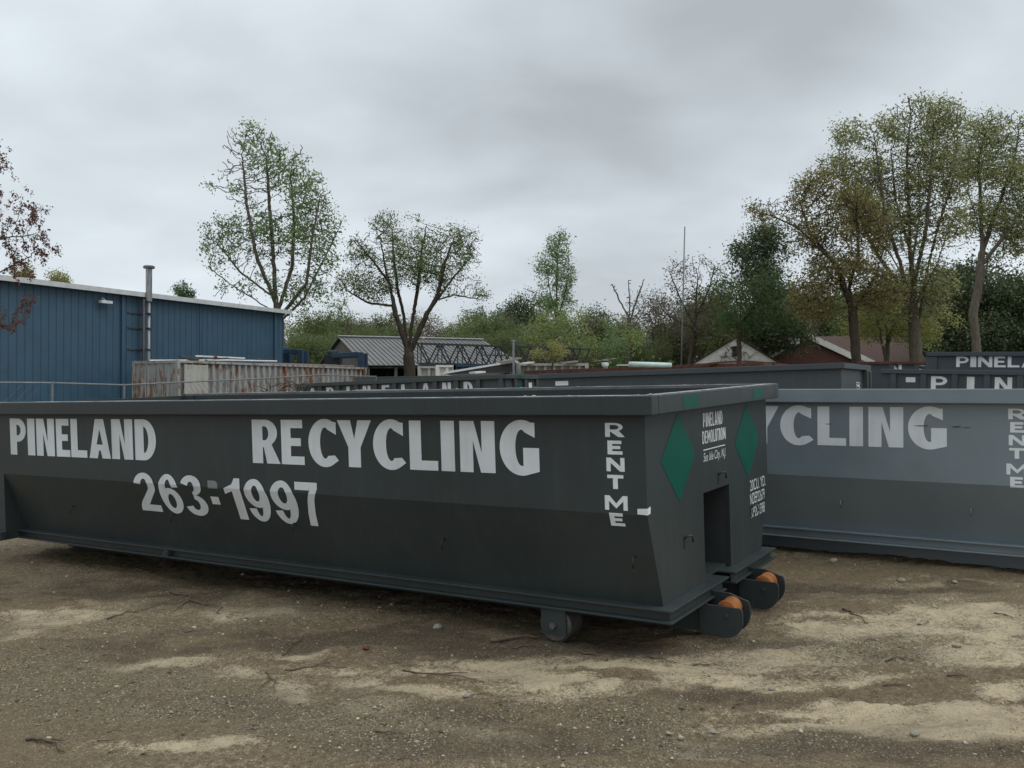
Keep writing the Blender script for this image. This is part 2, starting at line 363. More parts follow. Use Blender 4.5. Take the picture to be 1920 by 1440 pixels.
DAMP = [(1350,1302,120,11,.8),(1690,1405,330,22,.75),(300,1110,320,18,.7),(820,1205,260,18,.8),(640,1190,160,14,.5),(1150,1212,180,10,.7),(950,1405,250,18,.5),(250,1215,180,12,.45),(1600,1100,240,12,.6),(1450,1210,90,12,.6),(820,1345,100,12,.5),(1050,1370,160,18,.6)]
def spread(x, y, patches):
    yy = np.maximum(y, .3); g = ground_z(x, y); px = 960 + F_PX * x / yy; py = HZ + F_PX * (CAMZ - g) / yy
    px = px + 46 * (vnoise(x * 2.3, y * 4.0, 61) - .5) * 2 + 20 * (vnoise(x * 8, y * 12, 63) - .5); py = py + 15 * (vnoise(x * 2.9, y * 3.5, 62) - .5) * 2 + 7 * (vnoise(x * 9, y * 13, 64) - .5)
    a = np.zeros_like(x)
    for cx, cy, rx, ry, w in patches: a = a + w * np.exp(-.5 * (((px - cx) / rx) ** 2 + ((py - cy) / ry) ** 2) ** 1.3)
    a = a * (.35 + 1.3 * vnoise(x * 5.5, y * 9, 71) * (.5 + vnoise(x * 14, y * 20, 72)))
    return np.where(y > .5, np.clip(a, 0, 1.2), 0)
def make_ground():
    xs = axis(-4.4, 5.0, 460, 900, 1.13); ys = axis(3.7, 9.7, 360, 900, 1.13)
    X, Y = np.meshgrid(xs, ys); Z = ground_z(X, Y) + relief(X, Y)
    v = np.stack([X, Y, Z], -1).reshape(-1, 3); nx = len(xs); ny = len(ys)
    i = np.arange(nx * ny).reshape(ny, nx)
    f = np.stack([i[:-1,:-1], i[:-1,1:], i[1:,1:], i[1:,:-1]], -1).reshape(-1, 4)
    me = np_mesh('ground', v, f, M['ground'], True)
    for nm, patches in (('sand', SAND), ('gravel', GRAV), ('damp', DAMP)):
        me.attributes.new(nm, 'FLOAT', 'POINT').data.foreach_set('value', spread(v[:,0], v[:,1], patches).astype(np.float32))
    o = link('ground', me); tag(o, kind='structure')
make_ground()
def surf(x, y): return float(ground_z(np.array([x]), np.array([y]))[0] + relief(np.array([float(x)]), np.array([float(y)]))[0])

def make_gravel():
    n = 26000; rng = np.random.default_rng(3)
    a = rng.random(n); y = 3.95 + 5.8 * a ** 1.25; x = (rng.random(n) * 1.25 - .62) * (y + .6) * 1.05
    m = vnoise(x * .55 + 5, y * 1.3 + 2, 17) * .6 + vnoise(x * 1.7, y * 3, 18) * .4
    keep = rng.random(n) < np.clip((m - .42) * 1.6 + spread(x, y, GRAV) * .9 - spread(x, y, SAND) * .5, .05, 1); x = x[keep]; y = y[keep]; n = len(x)
    z = ground_z(x, y) + relief(x, y)
    base = np.array([(1,0,0),(-1,0,0),(0,1,0),(0,-1,0),(0,0,1),(0,0,-1)], float)
    fa = np.array([(0,2,4),(2,1,4),(1,3,4),(3,0,4),(2,0,5),(1,2,5),(3,1,5),(0,3,5)])
    s = np.clip(.0038 * np.exp(rng.normal(0, .56, n)), .002, .020)
    ang = rng.random(n) * 6.28; sc = np.stack([1 + rng.random(n) * .8, .7 + rng.random(n) * .5, .45 + rng.random(n) * .35], 1)
    v = base[None] * sc[:, None, :] + rng.normal(0, .16, (n, 6, 3))
    c, q = np.cos(ang)[:, None], np.sin(ang)[:, None]
    vx = v[:,:,0]*c - v[:,:,1]*q; vy = v[:,:,0]*q + v[:,:,1]*c
    V = np.stack([vx, vy, v[:,:,2]], -1) * s[:, None, None] + np.stack([x, y, z + s * .2], -1)[:, None, :]
    Fc = fa[None] + (np.arange(n) * 6)[:, None, None]
    t = NT('gravel_stone'); g = t.n('ShaderNodeNewGeometry')
    colr = t.mix(g.outputs['Random Per Island'], rgb(.075,.058,.036), rgb(.48,.41,.30)); t.bsdf(colr, .9, 0, .25)
    o = link('gravel', np_mesh('gravel', V.reshape(-1, 3), Fc.reshape(-1, 3), t.m))
    tag(o, 'loose grey and tan gravel strewn over the sandy dirt yard', 'gravel', kind='stuff')
make_gravel()

# ------------------------------------------------------------------ lettering
def ell(cx, cy, rx, ry, a0, a1, n=20):
    return [(cx + rx * math.cos(math.radians(a0 + (a1 - a0) * i / n)), cy + ry * math.sin(math.radians(a0 + (a1 - a0) * i / n))) for i in range(n + 1)]
def glyph(ch, w, s=.20, b=.165):
    """outline loops of a heavy sans capital or digit: width w, height 1, stem s, bar b"""
    s = min(s, w * .42); R = lambda x0, y0, x1, y1: [(x0,y0),(x1,y0),(x1,y1),(x0,y1)]
    if ch == 'I': return [R(0, 0, w, 1)]
    if ch == 'L': return [[(0,0),(w,0),(w,b*1.05),(s,b*1.05),(s,1),(0,1)]]
    if ch == 'E': return [[(0,0),(w,0),(w,b),(s,b),(s,.5-b*.45),(w*.86,.5-b*.45),(w*.86,.5+b*.5),(s,.5+b*.5),(s,1-b),(w*.94,1-b),(w*.94,1),(0,1)]]
    if ch == 'T': return [[(w/2-s/2,0),(w/2+s/2,0),(w/2+s/2,1-b),(w,1-b),(w,1),(0,1),(0,1-b),(w/2-s/2,1-b)]]
    if ch == 'N': return [[(0,0),(s*.9,0),(s*.9,.62),(w-s*.98,0),(w,0),(w,1),(w-s*.9,1),(w-s*.9,.38),(s*.98,1),(0,1)]]
    if ch == 'M': return [[(0,0),(s*.85,0),(s*.85,.62),(w/2,.12),(w-s*.85,.62),(w-s*.85,0),(w,0),(w,1),(w-s*.95,1),(w/2,.46),(s*.95,1),(0,1)]]
    if ch == 'A': 
        c = w / 2; t = s * .5
        return [[(0,0),(s*.95,0),(s*.95+w*.075,.20),(w-s*.95-w*.075,.20),(w-s*.95,0),(w,0),(c+t*.95,1),(c-t*.95,1)], [(w*.36,.35),(w*.64,.35),(c,.74)]]
    if ch == 'Y': return [[(w/2-s/2,0),(w/2+s/2,0),(w/2+s/2,.42),(w,1),(w-s*1.1,1),(w/2,.60),(s*1.1,1),(0,1),(w/2-s/2,.42)]]
    if ch == 'P': 
        x = w * .5
        return [[(0,0),(s,0),(s,.36)] + ell(x,.68,w-x,.32,-90,90) + [(0,1)], [(s,.36+b)] + ell(max(x*.95, s),.68,max(w-x-s*.72, .03),.32-b*.95,-90,90) + [(s,1-b)]]
    if ch == 'R':
        x = w * .50
        return [[(0,0),(s,0),(s,.37),(s+.04*w,.37),(w-s*1.12,0),(w*1.05,0),(w*.74,.43)] + ell(x,.70,w*.95-x,.30,-52,90) + [(0,1)],
                [(s,.53)] + ell(max(x*.95, s),.69,max(w*.95-x-s*.75, .03),.16,-90,90) + [(s,.85)]]
    if ch == 'D':
        x = w * .42
        return [[(0,0)] + ell(x,.5,w-x,.5,-90,90,26) + [(0,1)], [(s,b)] + ell(max(x*.95, s),.5,max(w-x-s*.85, .04),.5-b,-90,90,26) + [(s,1-b)]]
    if ch == 'O': return [ell(w/2,.5,w/2,.52,0,359,36), ell(w/2,.5,w/2-s,.52-b,0,359,36)]
    if ch == 'C':
        cx = w * .56
        return [[(w*.93,.95)] + ell(cx,.5,cx,.525,62,300,32) + [(w*1.0,.13),(w*.88,.235)] + ell(cx,.5,cx-s*1.02,.525-b,305,60,26) + [(w*.93,.68)]]
    if ch == 'G':
        cx = w * .56
        return [[(w*.90,.97)] + ell(cx,.5,cx,.525,65,285,32) + [(w,.06),(w,.50),(w*.60,.50),(w*.60,.16)] + ell(cx,.5,cx-s*1.02,.525-b,272,60,26) + [(w*.90,.69)]]
    if ch == 'S':
        return [ell(w*.5,.735,w*.46,.275,35,270,22) + ell(w*.5,.30,w*.27,.16,90,-90,14) + [(w*.08,.14),(w*.06,.02)] + ell(w*.5,.265,w*.5,.275,-100,80,22) + ell(w*.5,.735,w*.24,.14,-95,-300,14) + [(w*.9,.84)]]
    if ch == '1': return [[(w*.46,0),(w*.86,0),(w*.86,1),(w*.60,1),(w*.48,.86),(w*.10,.76),(w*.10,.62),(w*.46,.70)]]
    if ch == '7': return [[(0,1),(0,.83),(w*.66,.83),(w*.50,.62),(w*.36,.30),(w*.30,0),(w*.64,0),(w*.68,.30),(w*.80,.62),(w,.87),(w,1)]]
    if ch == '2':
        return [ell(w*.5,.70,w*.49,.31,172,-28,24) + [(w*.46,.18),(w,.18),(w,0),(0,0),(w*.02,.12),(w*.12,.24)] + ell(w*.5,.70,w*.49-s,.165,-38,172,20)]
    if ch == '3':
        return [ell(w*.47,.765,w*.47,.245,168,-90,24) + ell(w*.46,.735,w*.47-s*.95,.125,-90,168,20),
                ell(w*.48,.262,w*.52,.272,90,-168,26) + ell(w*.48,.275,w*.52-s,.135,-168,90,22)]
    if ch in '69':
        o = ell(w*.52,.5,w*.52,.51,35,270,30)[:-1] + ell(w*.5,.33,w*.5,.34,-88,112,24) + ell(w*.52,.52,w*.52-s,.51-b*.95,155,28,16) + [(w*.98,.70)]
        loops = [o, ell(w*.51,.325,w*.5-s*.95,.34-b*.95,0,359,28)]
        return loops if ch == '6' else [[(w - x, 1 - y) for x, y in l] for l in loops]
    return [R(0, .4, w, .56)]
_tmp = [0]
def loops_to_bm(loops):
    cu = bpy.data.curves.new('outline', 'CURVE'); cu.dimensions = '2D'; cu.fill_mode = 'BOTH'
    for l in loops:
        sp = cu.splines.new('POLY'); sp.points.add(len(l) - 1); sp.use_cyclic_u = True
        for p, (x, y) in zip(sp.points, l): p.co = (x, y, 0, 1)
    return curve_to_mesh(cu)
def curve_to_mesh(cu):
    ob = bpy.data.objects.new('outline', cu); COL.objects.link(ob)
    dg = bpy.context.evaluated_depsgraph_get(); dg.update()
    me = bpy.data.meshes.new_from_object(ob.evaluated_get(dg)); bpy.data.objects.remove(ob); bpy.data.curves.remove(cu)
    return me
def put_mesh(name, src, mapping, mat, parent, loc, cuts=()):
    bm = bmesh.new()
    for me in src: bm.from_mesh(me)
    for c in cuts:
        bmesh.ops.bisect_plane(bm, geom=bm.verts[:] + bm.edges[:] + bm.faces[:], plane_co=(0, c, 0), plane_no=(0, 1, 0))
    bmesh.ops.triangulate(bm, faces=[f for f in bm.faces if len(f.verts) > 4])
    for v in bm.verts: v.co = Vector(mapping(v.co.x, v.co.y))
    me = bpy.data.meshes.new(name); bm.to_mesh(me); bm.free(); me.materials.append(mat)
    for s in src: bpy.data.meshes.remove(s)
    o = bpy.data.objects.new(name, me); COL.objects.link(o); o.parent = parent; o.location = loc
    return o
def word(name, boxes, mapping, mat, parent, loc, cuts=(), stem=.2, bar=.165):
    """boxes: (char, u0, u1, v0, v1)"""
    loops = []
    for ch, u0, u1, v0, v1 in boxes:
        h = v1 - v0; w = (u1 - u0) / h
        for l in glyph(ch, w, stem, bar): loops.append([(u0 + x * h, v0 + y * h) for x, y in l])
    return put_mesh(name, [loops_to_bm(loops)], mapping, mat, parent, loc, cuts)
def font_text(name, body, u0, u1, v0, v1, mapping, mat, parent, loc, bold=.02, shear=0.):
    cu = bpy.data.curves.new('outline', 'FONT'); cu.body = body; cu.size = 1; cu.offset = bold; cu.shear = shear
    me = curve_to_mesh(cu)
    co = np.array([v.co[:] for v in me.vertices]); lo = co.min(0); hi = co.max(0)
    for v in me.vertices:
        v.co = (u0 + (v.co.x - lo[0]) / (hi[0] - lo[0]) * (u1 - u0), v0 + (v.co.y - lo[1]) / (hi[1] - lo[1]) * (v1 - v0), 0)
    return put_mesh(name, [me], mapping, mat, parent, loc)

# ------------------------------------------------------------------ roll-off containers
WID = 2.44
def frame(corner, yaw, tilt_x, tilt_y):
    """rim corner frame: x toward the nose end, y across (away), z up"""
    R = Matrix.Rotation(yaw, 4, 'Z') @ Matrix.Rotation(tilt_y, 4, 'Y') @ Matrix.Rotation(tilt_x, 4, 'X')
    return Matrix.Translation(corner) @ R
def tarp_hook(T, off, p, n, mat):
    p = Vector(p); n = Vector(n)
    MB().tube([p, p + n*.022 + Vector((0,0,.006)), p + n*.034 + Vector((0,0,-.012)), p + n*.030 + Vector((0,0,-.055))], .0055, 6).build('tarp_hook', mat, T, off, True)
def container(name, label, M4, L, H=1.555, paint_m=None, hr=.112, zc=.69, z1=1.2545, z2=1.335, fj=.192, yb=.275, detail=True, ribs=0, group=None, side_lines=None, rim_mat=None, wheels=True, sill_y=.84):
    base = M4 @ Matrix.Translation((-L/2, WID/2, -H))
    T = empty(name, base); tag(T, label, 'container', group)
    off = Vector((L/2, -WID/2, H)); P = paint_m; W = WID
    b = MB()
    prof = [(.08,-.02),(.08,-zc),(yb,-z1),(yb+.03,-z1),(.11,-zc),(.11,-.02)]
    xr = -L + .22
    if ribs: prof = [(.08,-.02),(.08,-z1),(.11,-z1),(.11,-.02)]
    b.prism(prof, xr, -.11); b.prism([(W-y, z) for y, z in prof], xr, -.11)
    ybb = .08 if ribs else yb; zcc = zc
    fw = [(.08,-.02)] + ([] if ribs else [(.08,-zcc)]) + [(ybb,-z1),(.97,-z1),(.97,-.675),(1.47,-.675),(1.47,-z1),(W-ybb,-z1)] + ([] if ribs else [(W-.08,-zcc)]) + [(W-.08,-.02)]
    b.prism(fw, -.11, -.08)
    # rear box section, full width, with the door
    b.box(-L+.03, xr, .08, .13, -z2+.003, -.02); b.box(-L+.03, xr, W-.13, W-.08, -z2+.003, -.02)
    b.box(xr-.015, xr, .13, yb+.03, -z1, -zc); b.box(xr-.015, xr, W-yb-.03, W-.13, -z1, -zc)
    b.box(-L, -L+.03, .08, W-.08, -z2+.003, -.02)
    b.box(-L+.03, -.115, .285, W-.285, -z1+.001, -z1+.022)
    body = b.build('body', P, T, off)
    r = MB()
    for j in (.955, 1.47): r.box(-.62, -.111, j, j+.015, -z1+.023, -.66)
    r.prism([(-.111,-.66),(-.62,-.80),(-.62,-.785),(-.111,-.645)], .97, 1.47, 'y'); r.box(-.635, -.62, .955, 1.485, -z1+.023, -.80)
    r.build('hook_recess', M['dark_gap'], T, off)  # shade of the recess is put into this dark colour
    # rim of square tube
    rm = rim_mat or P
    t = MB(); t.box(-L, 0, 0, .10, -hr, 0); t.box(-L, 0, W-.10, W, -hr, 0); t.box(-.10, 0, .1005, W-.1005, -hr, -.001)
    t.build('top_rail', rm, T, off, bevel=.006)
    # channel frame round the foot
    c = MB(); xe = .006; ex = -L + .22
    for s in (0, 1):
        Y = (lambda y: y) if not s else (lambda y: W - y)
        c.box(ex, -.13, Y(fj), Y(yb+.06), -z1-.012, -z1); c.box(ex, -.036, Y(fj+.042), Y(fj+.054), -z2+.012, -z1-.012)
        c.box(ex, xe, Y(fj), Y(fj+.10), -z2, -z2+.012)
        c.box(ex-.20, ex, Y(0.0), Y(fj+.10), -z1-.012, -z1); c.box(ex-.012, ex, Y(.03), Y(fj+.054), -z2+.012, -z1-.0121); c.box(ex-.2, ex, Y(0), Y(fj+.1), -z2, -z2+.0119)
        c.box(ex-.2, ex-.0121, Y(.03), Y(.042), -z2+.012, -z1-.0121)
        ya, yz = (fj, 1.18) if not s else (W-1.134, W-fj)
        c.box(-.13, xe, ya, yz, -z1-.012, -z1)
        c.box(-.036, -.024, min(Y(fj+.042), Y(1.13)), max(Y(fj+.042), Y(1.13)), -z2+.012, -z1-.012)
        c.box(-.10, xe, min(Y(fj+.10), Y(1.13)), max(Y(fj+.10), Y(1.13)), -z2, -z2+.012)
    c.build('frame', P, T, off, bevel=.002)
    # two long sills with roller noses
    zs = -H + .03
    for yc in (sill_y, W - sill_y):
        MB().box(-L+.1, -.05, yc-.06, yc+.06, zs, -z2).build('sill', M['dark_gap'] if not detail else P, T, off)
        if detail:
            n = MB(); zt = -z2 - .008; zb = -H + .012; rr = (zt - zb) / 2; zm = (zt + zb) / 2
            out = [(-.046, zt), (.205, zt-.006)] + ell(.21, zt-.03, .024, .024, 85, 0, 5) + ell(.112, zt-.085, .122, zt-.085-zb, 0, -90, 14) + [(-.046, zb+.012)]
            inn = [(-.046, zt+.004), (-.03, zt+.05), (.10, zt+.045), (.17, zt+.02)] + ell(.112, zt-.06, .122, zt-.06-zb, 28, -90, 14) + [(-.046, zb+.012)]
            n.prism(out, yc-.085, yc-.07, 'y'); n.prism(inn, yc+.07, yc+.085, 'y'); n.cyl((.13, yc, -z2-.07), (0,1,0), .014, .19, 12)
            nb = n.build('nose_bracket', P, T, off, bevel=.002)
            k = MB(); zr = -z2 - .040; k.tube([(.122, yc-.064, zr), (.122, yc-.058, zr), (.122, yc-.03, zr), (.122, yc+.03, zr), (.122, yc+.058, zr), (.122, yc+.064, zr)], [.054, .064, .060, .060, .064, .054], 28)
            k.build('roller', M['orange'], nb, None, True)
    if detail:
        for s in (0, 1) if wheels else ():
            for xw in (-.80,):
                Y = (lambda y: y) if not s else (lambda y: W - y)
                ya, yz = sorted((Y(.232), Y(.40)))
                w = MB(); w.tube([(xw, ya, -H+.112), (xw, ya+.012, -H+.112), (xw, ya+.012, -H+.112), (xw, yz-.012, -H+.112), (xw, yz, -H+.112)], [.100, .110, .110, .110, .100], 32)
                w.tube([(xw, ya+.012, -H+.112), (xw, ya+.02, -H+.112)], [.112, .112], 32)
                wh = w.build('wheel', M['steel_worn'], T, off)
                k = MB(); y0, y1 = sorted((Y(.214), Y(.227))); k.box(xw-.088, xw+.088, y0, y1, -H+.055, -z2); y0, y1 = sorted((Y(.405), Y(.417))); k.box(xw-.088, xw+.088, y0, y1, -H+.055, -z2)
                k.build('wheel_bracket', P, wh)
                MB().cyl((xw, Y(.21), -H+.112), (0,1,0), .022, .03, 6).build('axle_nut', M['steel_worn'], wh)
        g = MB(); g.prism([(-4.62,-z2+.005),(-4.53,-z2+.005),(-4.53,-z1-.02),(-4.56,-z1-.013),(-4.585,-z1-.02)], fj-.004, fj+.008, 'y'); g.cyl((-4.556, fj-.004, -z1-.038), (0,1,0), .012, .014, 10)
        g.build('lug', P, T, off)
    if ribs:
        n = ribs
        for i in range(n):
            x = -L + .3 + (L - .5) * i / (n - 1)
            for s in (0, 1):
                y0, y1 = (.015, .08) if not s else (W-.08, W-.015)
                MB().box(x - .07, x + .07, y0, y1, -z1, -hr).build('rib', P, T, off, bevel=.004)
        for y in (.45, .93, 1.51, 1.99): MB().box(-.08, -.02, y-.06, y+.06, -z1, -hr).build('rib', P, T, off, bevel=.004)
    return T, off
def side_map(zc=.69, yb=.275, z1=1.2545, lift=.002):
    a = Vector((yb - .08, -(z1 - zc))).normalized(); n = Vector((a.y, -a.x))
    if n.x > 0: n = -n
    def f(u, t):
        if t >= -zc: return (u, .08 - lift, t)
        s = -zc - t; p = Vector((.08, -zc)) + a * s + n * lift
        return (u, p.x, p.y)
    return f
def flat_map(y, lift=0): return lambda u, t: (u, y - lift, t)
def front_map(x): return lambda u, t: (x, u, t)

YAW = -0.5675
RIMA = Vector((.777, 5.0881, -.0203 + CAMZ))
MA = frame(RIMA, YAW, .0355, -.0122)
PINE = list('PINELAND'); RECY = list('RECYCLING')
PX = [(-6.696,-6.425),(-6.398,-6.276),(-6.249,-5.957),(-5.928,-5.715),(-5.699,-5.456),(-5.424,-5.112),(-5.094,-4.799),(-4.769,-4.489)]
RX = [(-3.329,-3.045),(-3.016,-2.781),(-2.737,-2.444),(-2.452,-2.133),(-2.12,-1.832),(-1.799,-1.562),(-1.535,-1.425),(-1.382,-1.11),(-1.074,-0.786)]
RENT = [('R',-.333,-.213,-.241,-.159),('E',-.32,-.224,-.343,-.262),('N',-.33,-.213,-.442,-.362),('T',-.327,-.223,-.544,-.462),('M',-.347,-.2,-.668,-.583),('E',-.322,-.229,-.768,-.685)]

def main_container():
    T, off = container('roll_off_container', 'dark slate roll-off container in front, its whole lettered side and green diamond end in view', MA, 7.06, 1.555, M['slate'], group='roll-off containers parked in the yard')
    wl = M['white_letter']; sm = side_map()
    word('lettering', [(c, a, b, -.500, -.155) for c, (a, b) in zip(PINE, PX)], sm, wl, T, off, (-.69,), .37, .18)
    word('lettering', [(c, a, b, -.482, -.152) for c, (a, b) in zip(RECY, RX)], sm, wl, T, off, (-.69,), .345, .185)
    DG = [('2',-4.816,-4.541),('6',-4.499,-4.236),('3',-4.197,-3.934),('1',-3.70,-3.455),('9',-3.449,-3.199),('9',-3.161,-2.902),('7',-2.895,-2.668)]
    word('phone_number', [(c, a, b, -.955, -.608) for c, a, b in DG], sm, wl, T, off, (-.69,), .26, .16)
    put_mesh('sticker', [loops_to_bm([[(-3.86,-.70),(-3.745,-.70),(-3.745,-.655),(-3.77,-.637),(-3.86,-.637)]])], sm, M['grey_patch'], T, off, (-.69,))['label'] = 'grey square sticker'
    put_mesh('sticker', [loops_to_bm([[(-3.865,-.84),(-3.77,-.84),(-3.77,-.772),(-3.865,-.772)]])], sm, wl, T, off, (-.69,))['label'] = 'white square sticker'
    word('rental_lettering', RENT, sm, wl, T, off, (-.69,), .38, .24)
    fm = front_map(-.0785); lx = M['white_letter']
    bx = []; u = .995; ws = [1, .52, 1.1, .85, .8, 1.15, 1.1, 1.05]; tot = sum(ws) + .22 * 7
    for c, w in zip('PINELAND', ws): bx.append((c, u, u + w / tot * .37, -.246, -.154)); u += (w + .22) / tot * .37
    word('lettering', bx, fm, lx, T, off, (), .155, .12)
    bx = []; u = .975; ws = [1.05, .85, 1.3, 1.1, .8, .5, .95, .5, 1.1, 1.1]; tot = sum(ws) + .2 * 9
    for c, w in zip('DEMOLITION', ws): bx.append((c, u, u + w / tot * .445, -.354, -.272)); u += (w + .2) / tot * .445
    word('lettering', bx, fm, lx, T, off, (), .155, .12)
    put_mesh('underline', [loops_to_bm([[(.987,-.400),(1.403,-.398),(1.403,-.391),(.987,-.392)]])], fm, lx, T, off)
    font_text('lettering', 'Sea Isle City, N.J.', .985, 1.411, -.49, -.415, fm, lx, T, off, .0, .32)
    font_text('lettering', '20CU. YD.', 1.925, 2.30, -.786, -.704, fm, lx, T, off, .0)
    font_text('lettering', 'NDEP22679', 1.918, 2.268, -.885, -.803, fm, lx, T, off, .0)
    font_text('lettering', 'KP201398', 1.93, 2.262, -.985, -.905, fm, lx, T, off, .0)
    for yc in (.565, 1.885):
        put_mesh('diamond_emblem', [loops_to_bm([[(yc,-.676),(yc+.278,-.402),(yc,-.128),(yc-.278,-.402)]])], fm, M['green_vinyl'], T, off)
    for a, b in ((.464, .722), (1.80, 2.03)):
        put_mesh('reflector', [loops_to_bm([[(a,-.092),(b,-.092),(b,-.022),(a,-.022)]])], front_map(.0015), M['green_vinyl'], T, off)
    tp = MB(); tp.add([(-.139,.0755,-.652),(-.0755,.0755,-.648),(-.0755,.0755,-.686),(-.139,.0755,-.684)], [(0,1,2,3)])
    tp.add([(-.0755,.0755,-.648),(-.0757,.118,-.640),(-.0757,.118,-.682),(-.0755,.0755,-.686)], [(0,1,2,3)])
    tp.build('tape', wl, T, off)
    for u, t in ((-1.598,-.967),(-.205,-.967),(-5.847,-.98),(-4.408,-.966),(-2.982,-.947)):
        tarp_hook(T, off, sm(u, t), (0, -1, -.2), M['slate'])
    for y, z in ((.638, -.892), (1.275, -.566), (1.95, -.89)):
        MB().tube([(-.08, y-.02, z-.02), (-.05, y-.015, z), (-.04, y+.012, z-.004), (-.042, y+.035, z-.03), (-.045, y+.045, z-.048)], .0065, 6).build('tarp_hook', M['slate'], T, off, True)
        MB().tube([(-.074, y-.022, z-.02), (-.076, y-.024, z-.085)], .003, 5).build('weld_bead', M['dark_gap'], T, off)
    # scraps of dried debris lying on the far and near rims
    rng = random.Random(5); d = MB()
    for i in range(46):
        far = rng.random() < .9; x = -rng.uniform(.4, 6.9) if far else -rng.uniform(0, .9); y = (WID - rng.uniform(.05, .10)) if far else rng.uniform(.01, .09)
        s = rng.uniform(.002, .0065); d.tube([(x - s*2.2, y, .003), (x + rng.uniform(-.01, .01), y - s*.6, .003 + s*.7), (x + s*2.2, y + s*.5, .004)], [s*.5, s*.7, s*.4], 5)
    d.build('debris_crust', M['debris'], T, off)['kind'] = 'stuff'
    # inside of the far wall: dusty brown liner above the floor
    MB().box(-7.0, -.10, WID-.1035, WID-.1005, -.113, -.004).build('scuffed_strip', M['scuffed'], T, off)
    MB().box(-7.0, -.004, .010, .088, .0, .0025).build('worn_highlight_edge', M['worn'], T, off)  # rim top strips: worn paint, with the sky's highlight painted in
    MB().box(-.088, -.012, .09, WID-.02, .0, .0025).build('worn_highlight_edge', M['worn'], T, off)
    MB().box(-7.0, -.1, WID-.088, WID-.012, .0, .0025).build('worn_highlight_edge', M['worn'], T, off)
main_container()

def second_container():
    M2 = frame(Vector((4.0739, 6.8083, .0249 + CAMZ)), -.5785, .0030, .0007)
    H = 1.50
    T, off = container('roll_off_container', 'light blue-grey roll-off container on the right showing CYCLING and RENT ME', M2, 7.06, H, M['slate_light'], hr=.116, zc=.752, z1=1.227, z2=1.313, fj=.193, wheels=False, sill_y=.52, group='roll-off containers parked in the yard')
    wl = M['white_letter']; sm = side_map(.752, .275, 1.227)
    word('lettering', [(c, a, b, -.500, -.155) for c, (a, b) in zip(PINE, PX)], sm, wl, T, off, (), .37, .18)
    word('lettering', [(c, a + .02, b + .02, -.482, -.150) for c, (a, b) in zip(RECY, RX)], sm, wl, T, off, (), .345, .185)
    word('rental_lettering', [(c, a, b, t0 + .005, t1 + .005) for c, a, b, t0, t1 in RENT], sm, wl, T, off, (-.752,), .38, .24)
    for u0, u1, v, h in ((-1.02, -.90, -.300, .012), (-.74, -.66, -.302, .014), (-.66, -.59, -.307, .007), (-1.72, -1.66, -.30, .008)):
        put_mesh('scratch', [loops_to_bm([[(u0, v), (u0*.6+u1*.4, v-h*.5), (u1, v-h*.1), (u1-.01, v+h*.4), (u0*.5+u1*.5, v+h*.3)]])], side_map(.752, .275, 1.227, .003), M['dark_gap'], T, off)
    for u, t in ((-1.6, -.967), (-.6, -.967)): tarp_hook(T, off, sm(u, t), (0, -1, -.2), M['slate_light'])
second_container()

def far_container(name, label, px, py, D, L, H, tilt, paint_m, rear_px=None, **kw):
    c = at(px, py, D)
    M4 = frame(c, kw.pop('yaw', YAW), kw.pop('tilt_x', .002), math.radians(tilt))
    if rear_px:                       # pixel marks the rear near corner instead of the front one
        M4 = M4 @ Matrix.Translation((L, 0, 0)); M4 = M4
    base = M4 @ Vector((-L/2, WID/2, 0)); H = base.z - gz(base.x, base.y)
    z = {'z1': H - .30, 'z2': H - .22, 'zc': H * .55}
    z.update(kw)
    return container(name, label, M4, L, H, paint_m, detail=False, **z), M4
G = 'roll-off containers parked in the yard'
wl = M['white_letter']
def spaced(text, u0, pitch, w, v0, v1): return [(c, u0 + i * pitch + (w * .275 if c == 'I' else 0), u0 + i * pitch + w * (.725 if c == 'I' else 1), v0, v1) for i, c in enumerate(text) if c != ' ']
# ribbed container reading A PINELAND, behind the front one
(T, off), _ = far_container('ribbed_container', 'ribbed slate container reading PINELAND beside green diamonds on its end', 950, 702, 22.4, 7.3, 1.5, -1.55, M['slate_far'], ribs=11, hr=.10, group=G)
for b_ in spaced('APINELAND', -6.80, .68, .28, -.50, -.135): word('lettering', [b_], flat_map(.076), wl, T, off, (), .32, .18)
for yc in (.62, 1.78):
    put_mesh('diamond_emblem', [loops_to_bm([[(yc,-.74),(yc+.27,-.48),(yc,-.2),(yc-.27,-.48)]])], front_map(-.014), M['green_vinyl'], T, off)
    put_mesh('reflector', [loops_to_bm([[(yc-.11,-.09),(yc+.11,-.09),(yc+.11,-.015),(yc-.11,-.015)]])], front_map(.004), M['green_vinyl'], T, off)
put_mesh('sticker', [loops_to_bm([[(1.14,-.33),(1.30,-.33),(1.30,-.19),(1.14,-.19)]])], front_map(-.07), wl, T, off)
# low container behind it
far_container('open_container', 'plain dark container of which only the rim shows, just behind the ribbed PINELAND one', 1052, 700, 26.5, 8.0, 1.5, -.3, M['slate_far'], hr=.13, group=G)
# long plain container in the middle
(T, off), _ = far_container('open_container', 'long plain dark blue-slate container with a small white sticker, behind the front container\'s right end', 1583, 680, 17.0, 6.65, 1.5, -1.25, M['blue_slate'], hr=.105, group=G)
put_mesh('sticker', [loops_to_bm([[(-6.25,-.27),(-5.92,-.27),(-5.92,-.17),(-6.25,-.17)]])], flat_map(.075), wl, T, off)
for i, ch in enumerate('RENT'): word('rental_lettering', [(ch, 1.35, 1.66, -.46 - i*.13, -.35 - i*.13)], front_map(-.074), wl, T, off, (), .3, .2)
b = MB(); b.box(-.10, .02, 1.95, 2.36, -.9, -.105); b.tube([(.03, 2.1, -.12), (.05, 2.1, -.9)], .03, 8); b.build('end_post', M['slate_far'], T, off, bevel=.01)
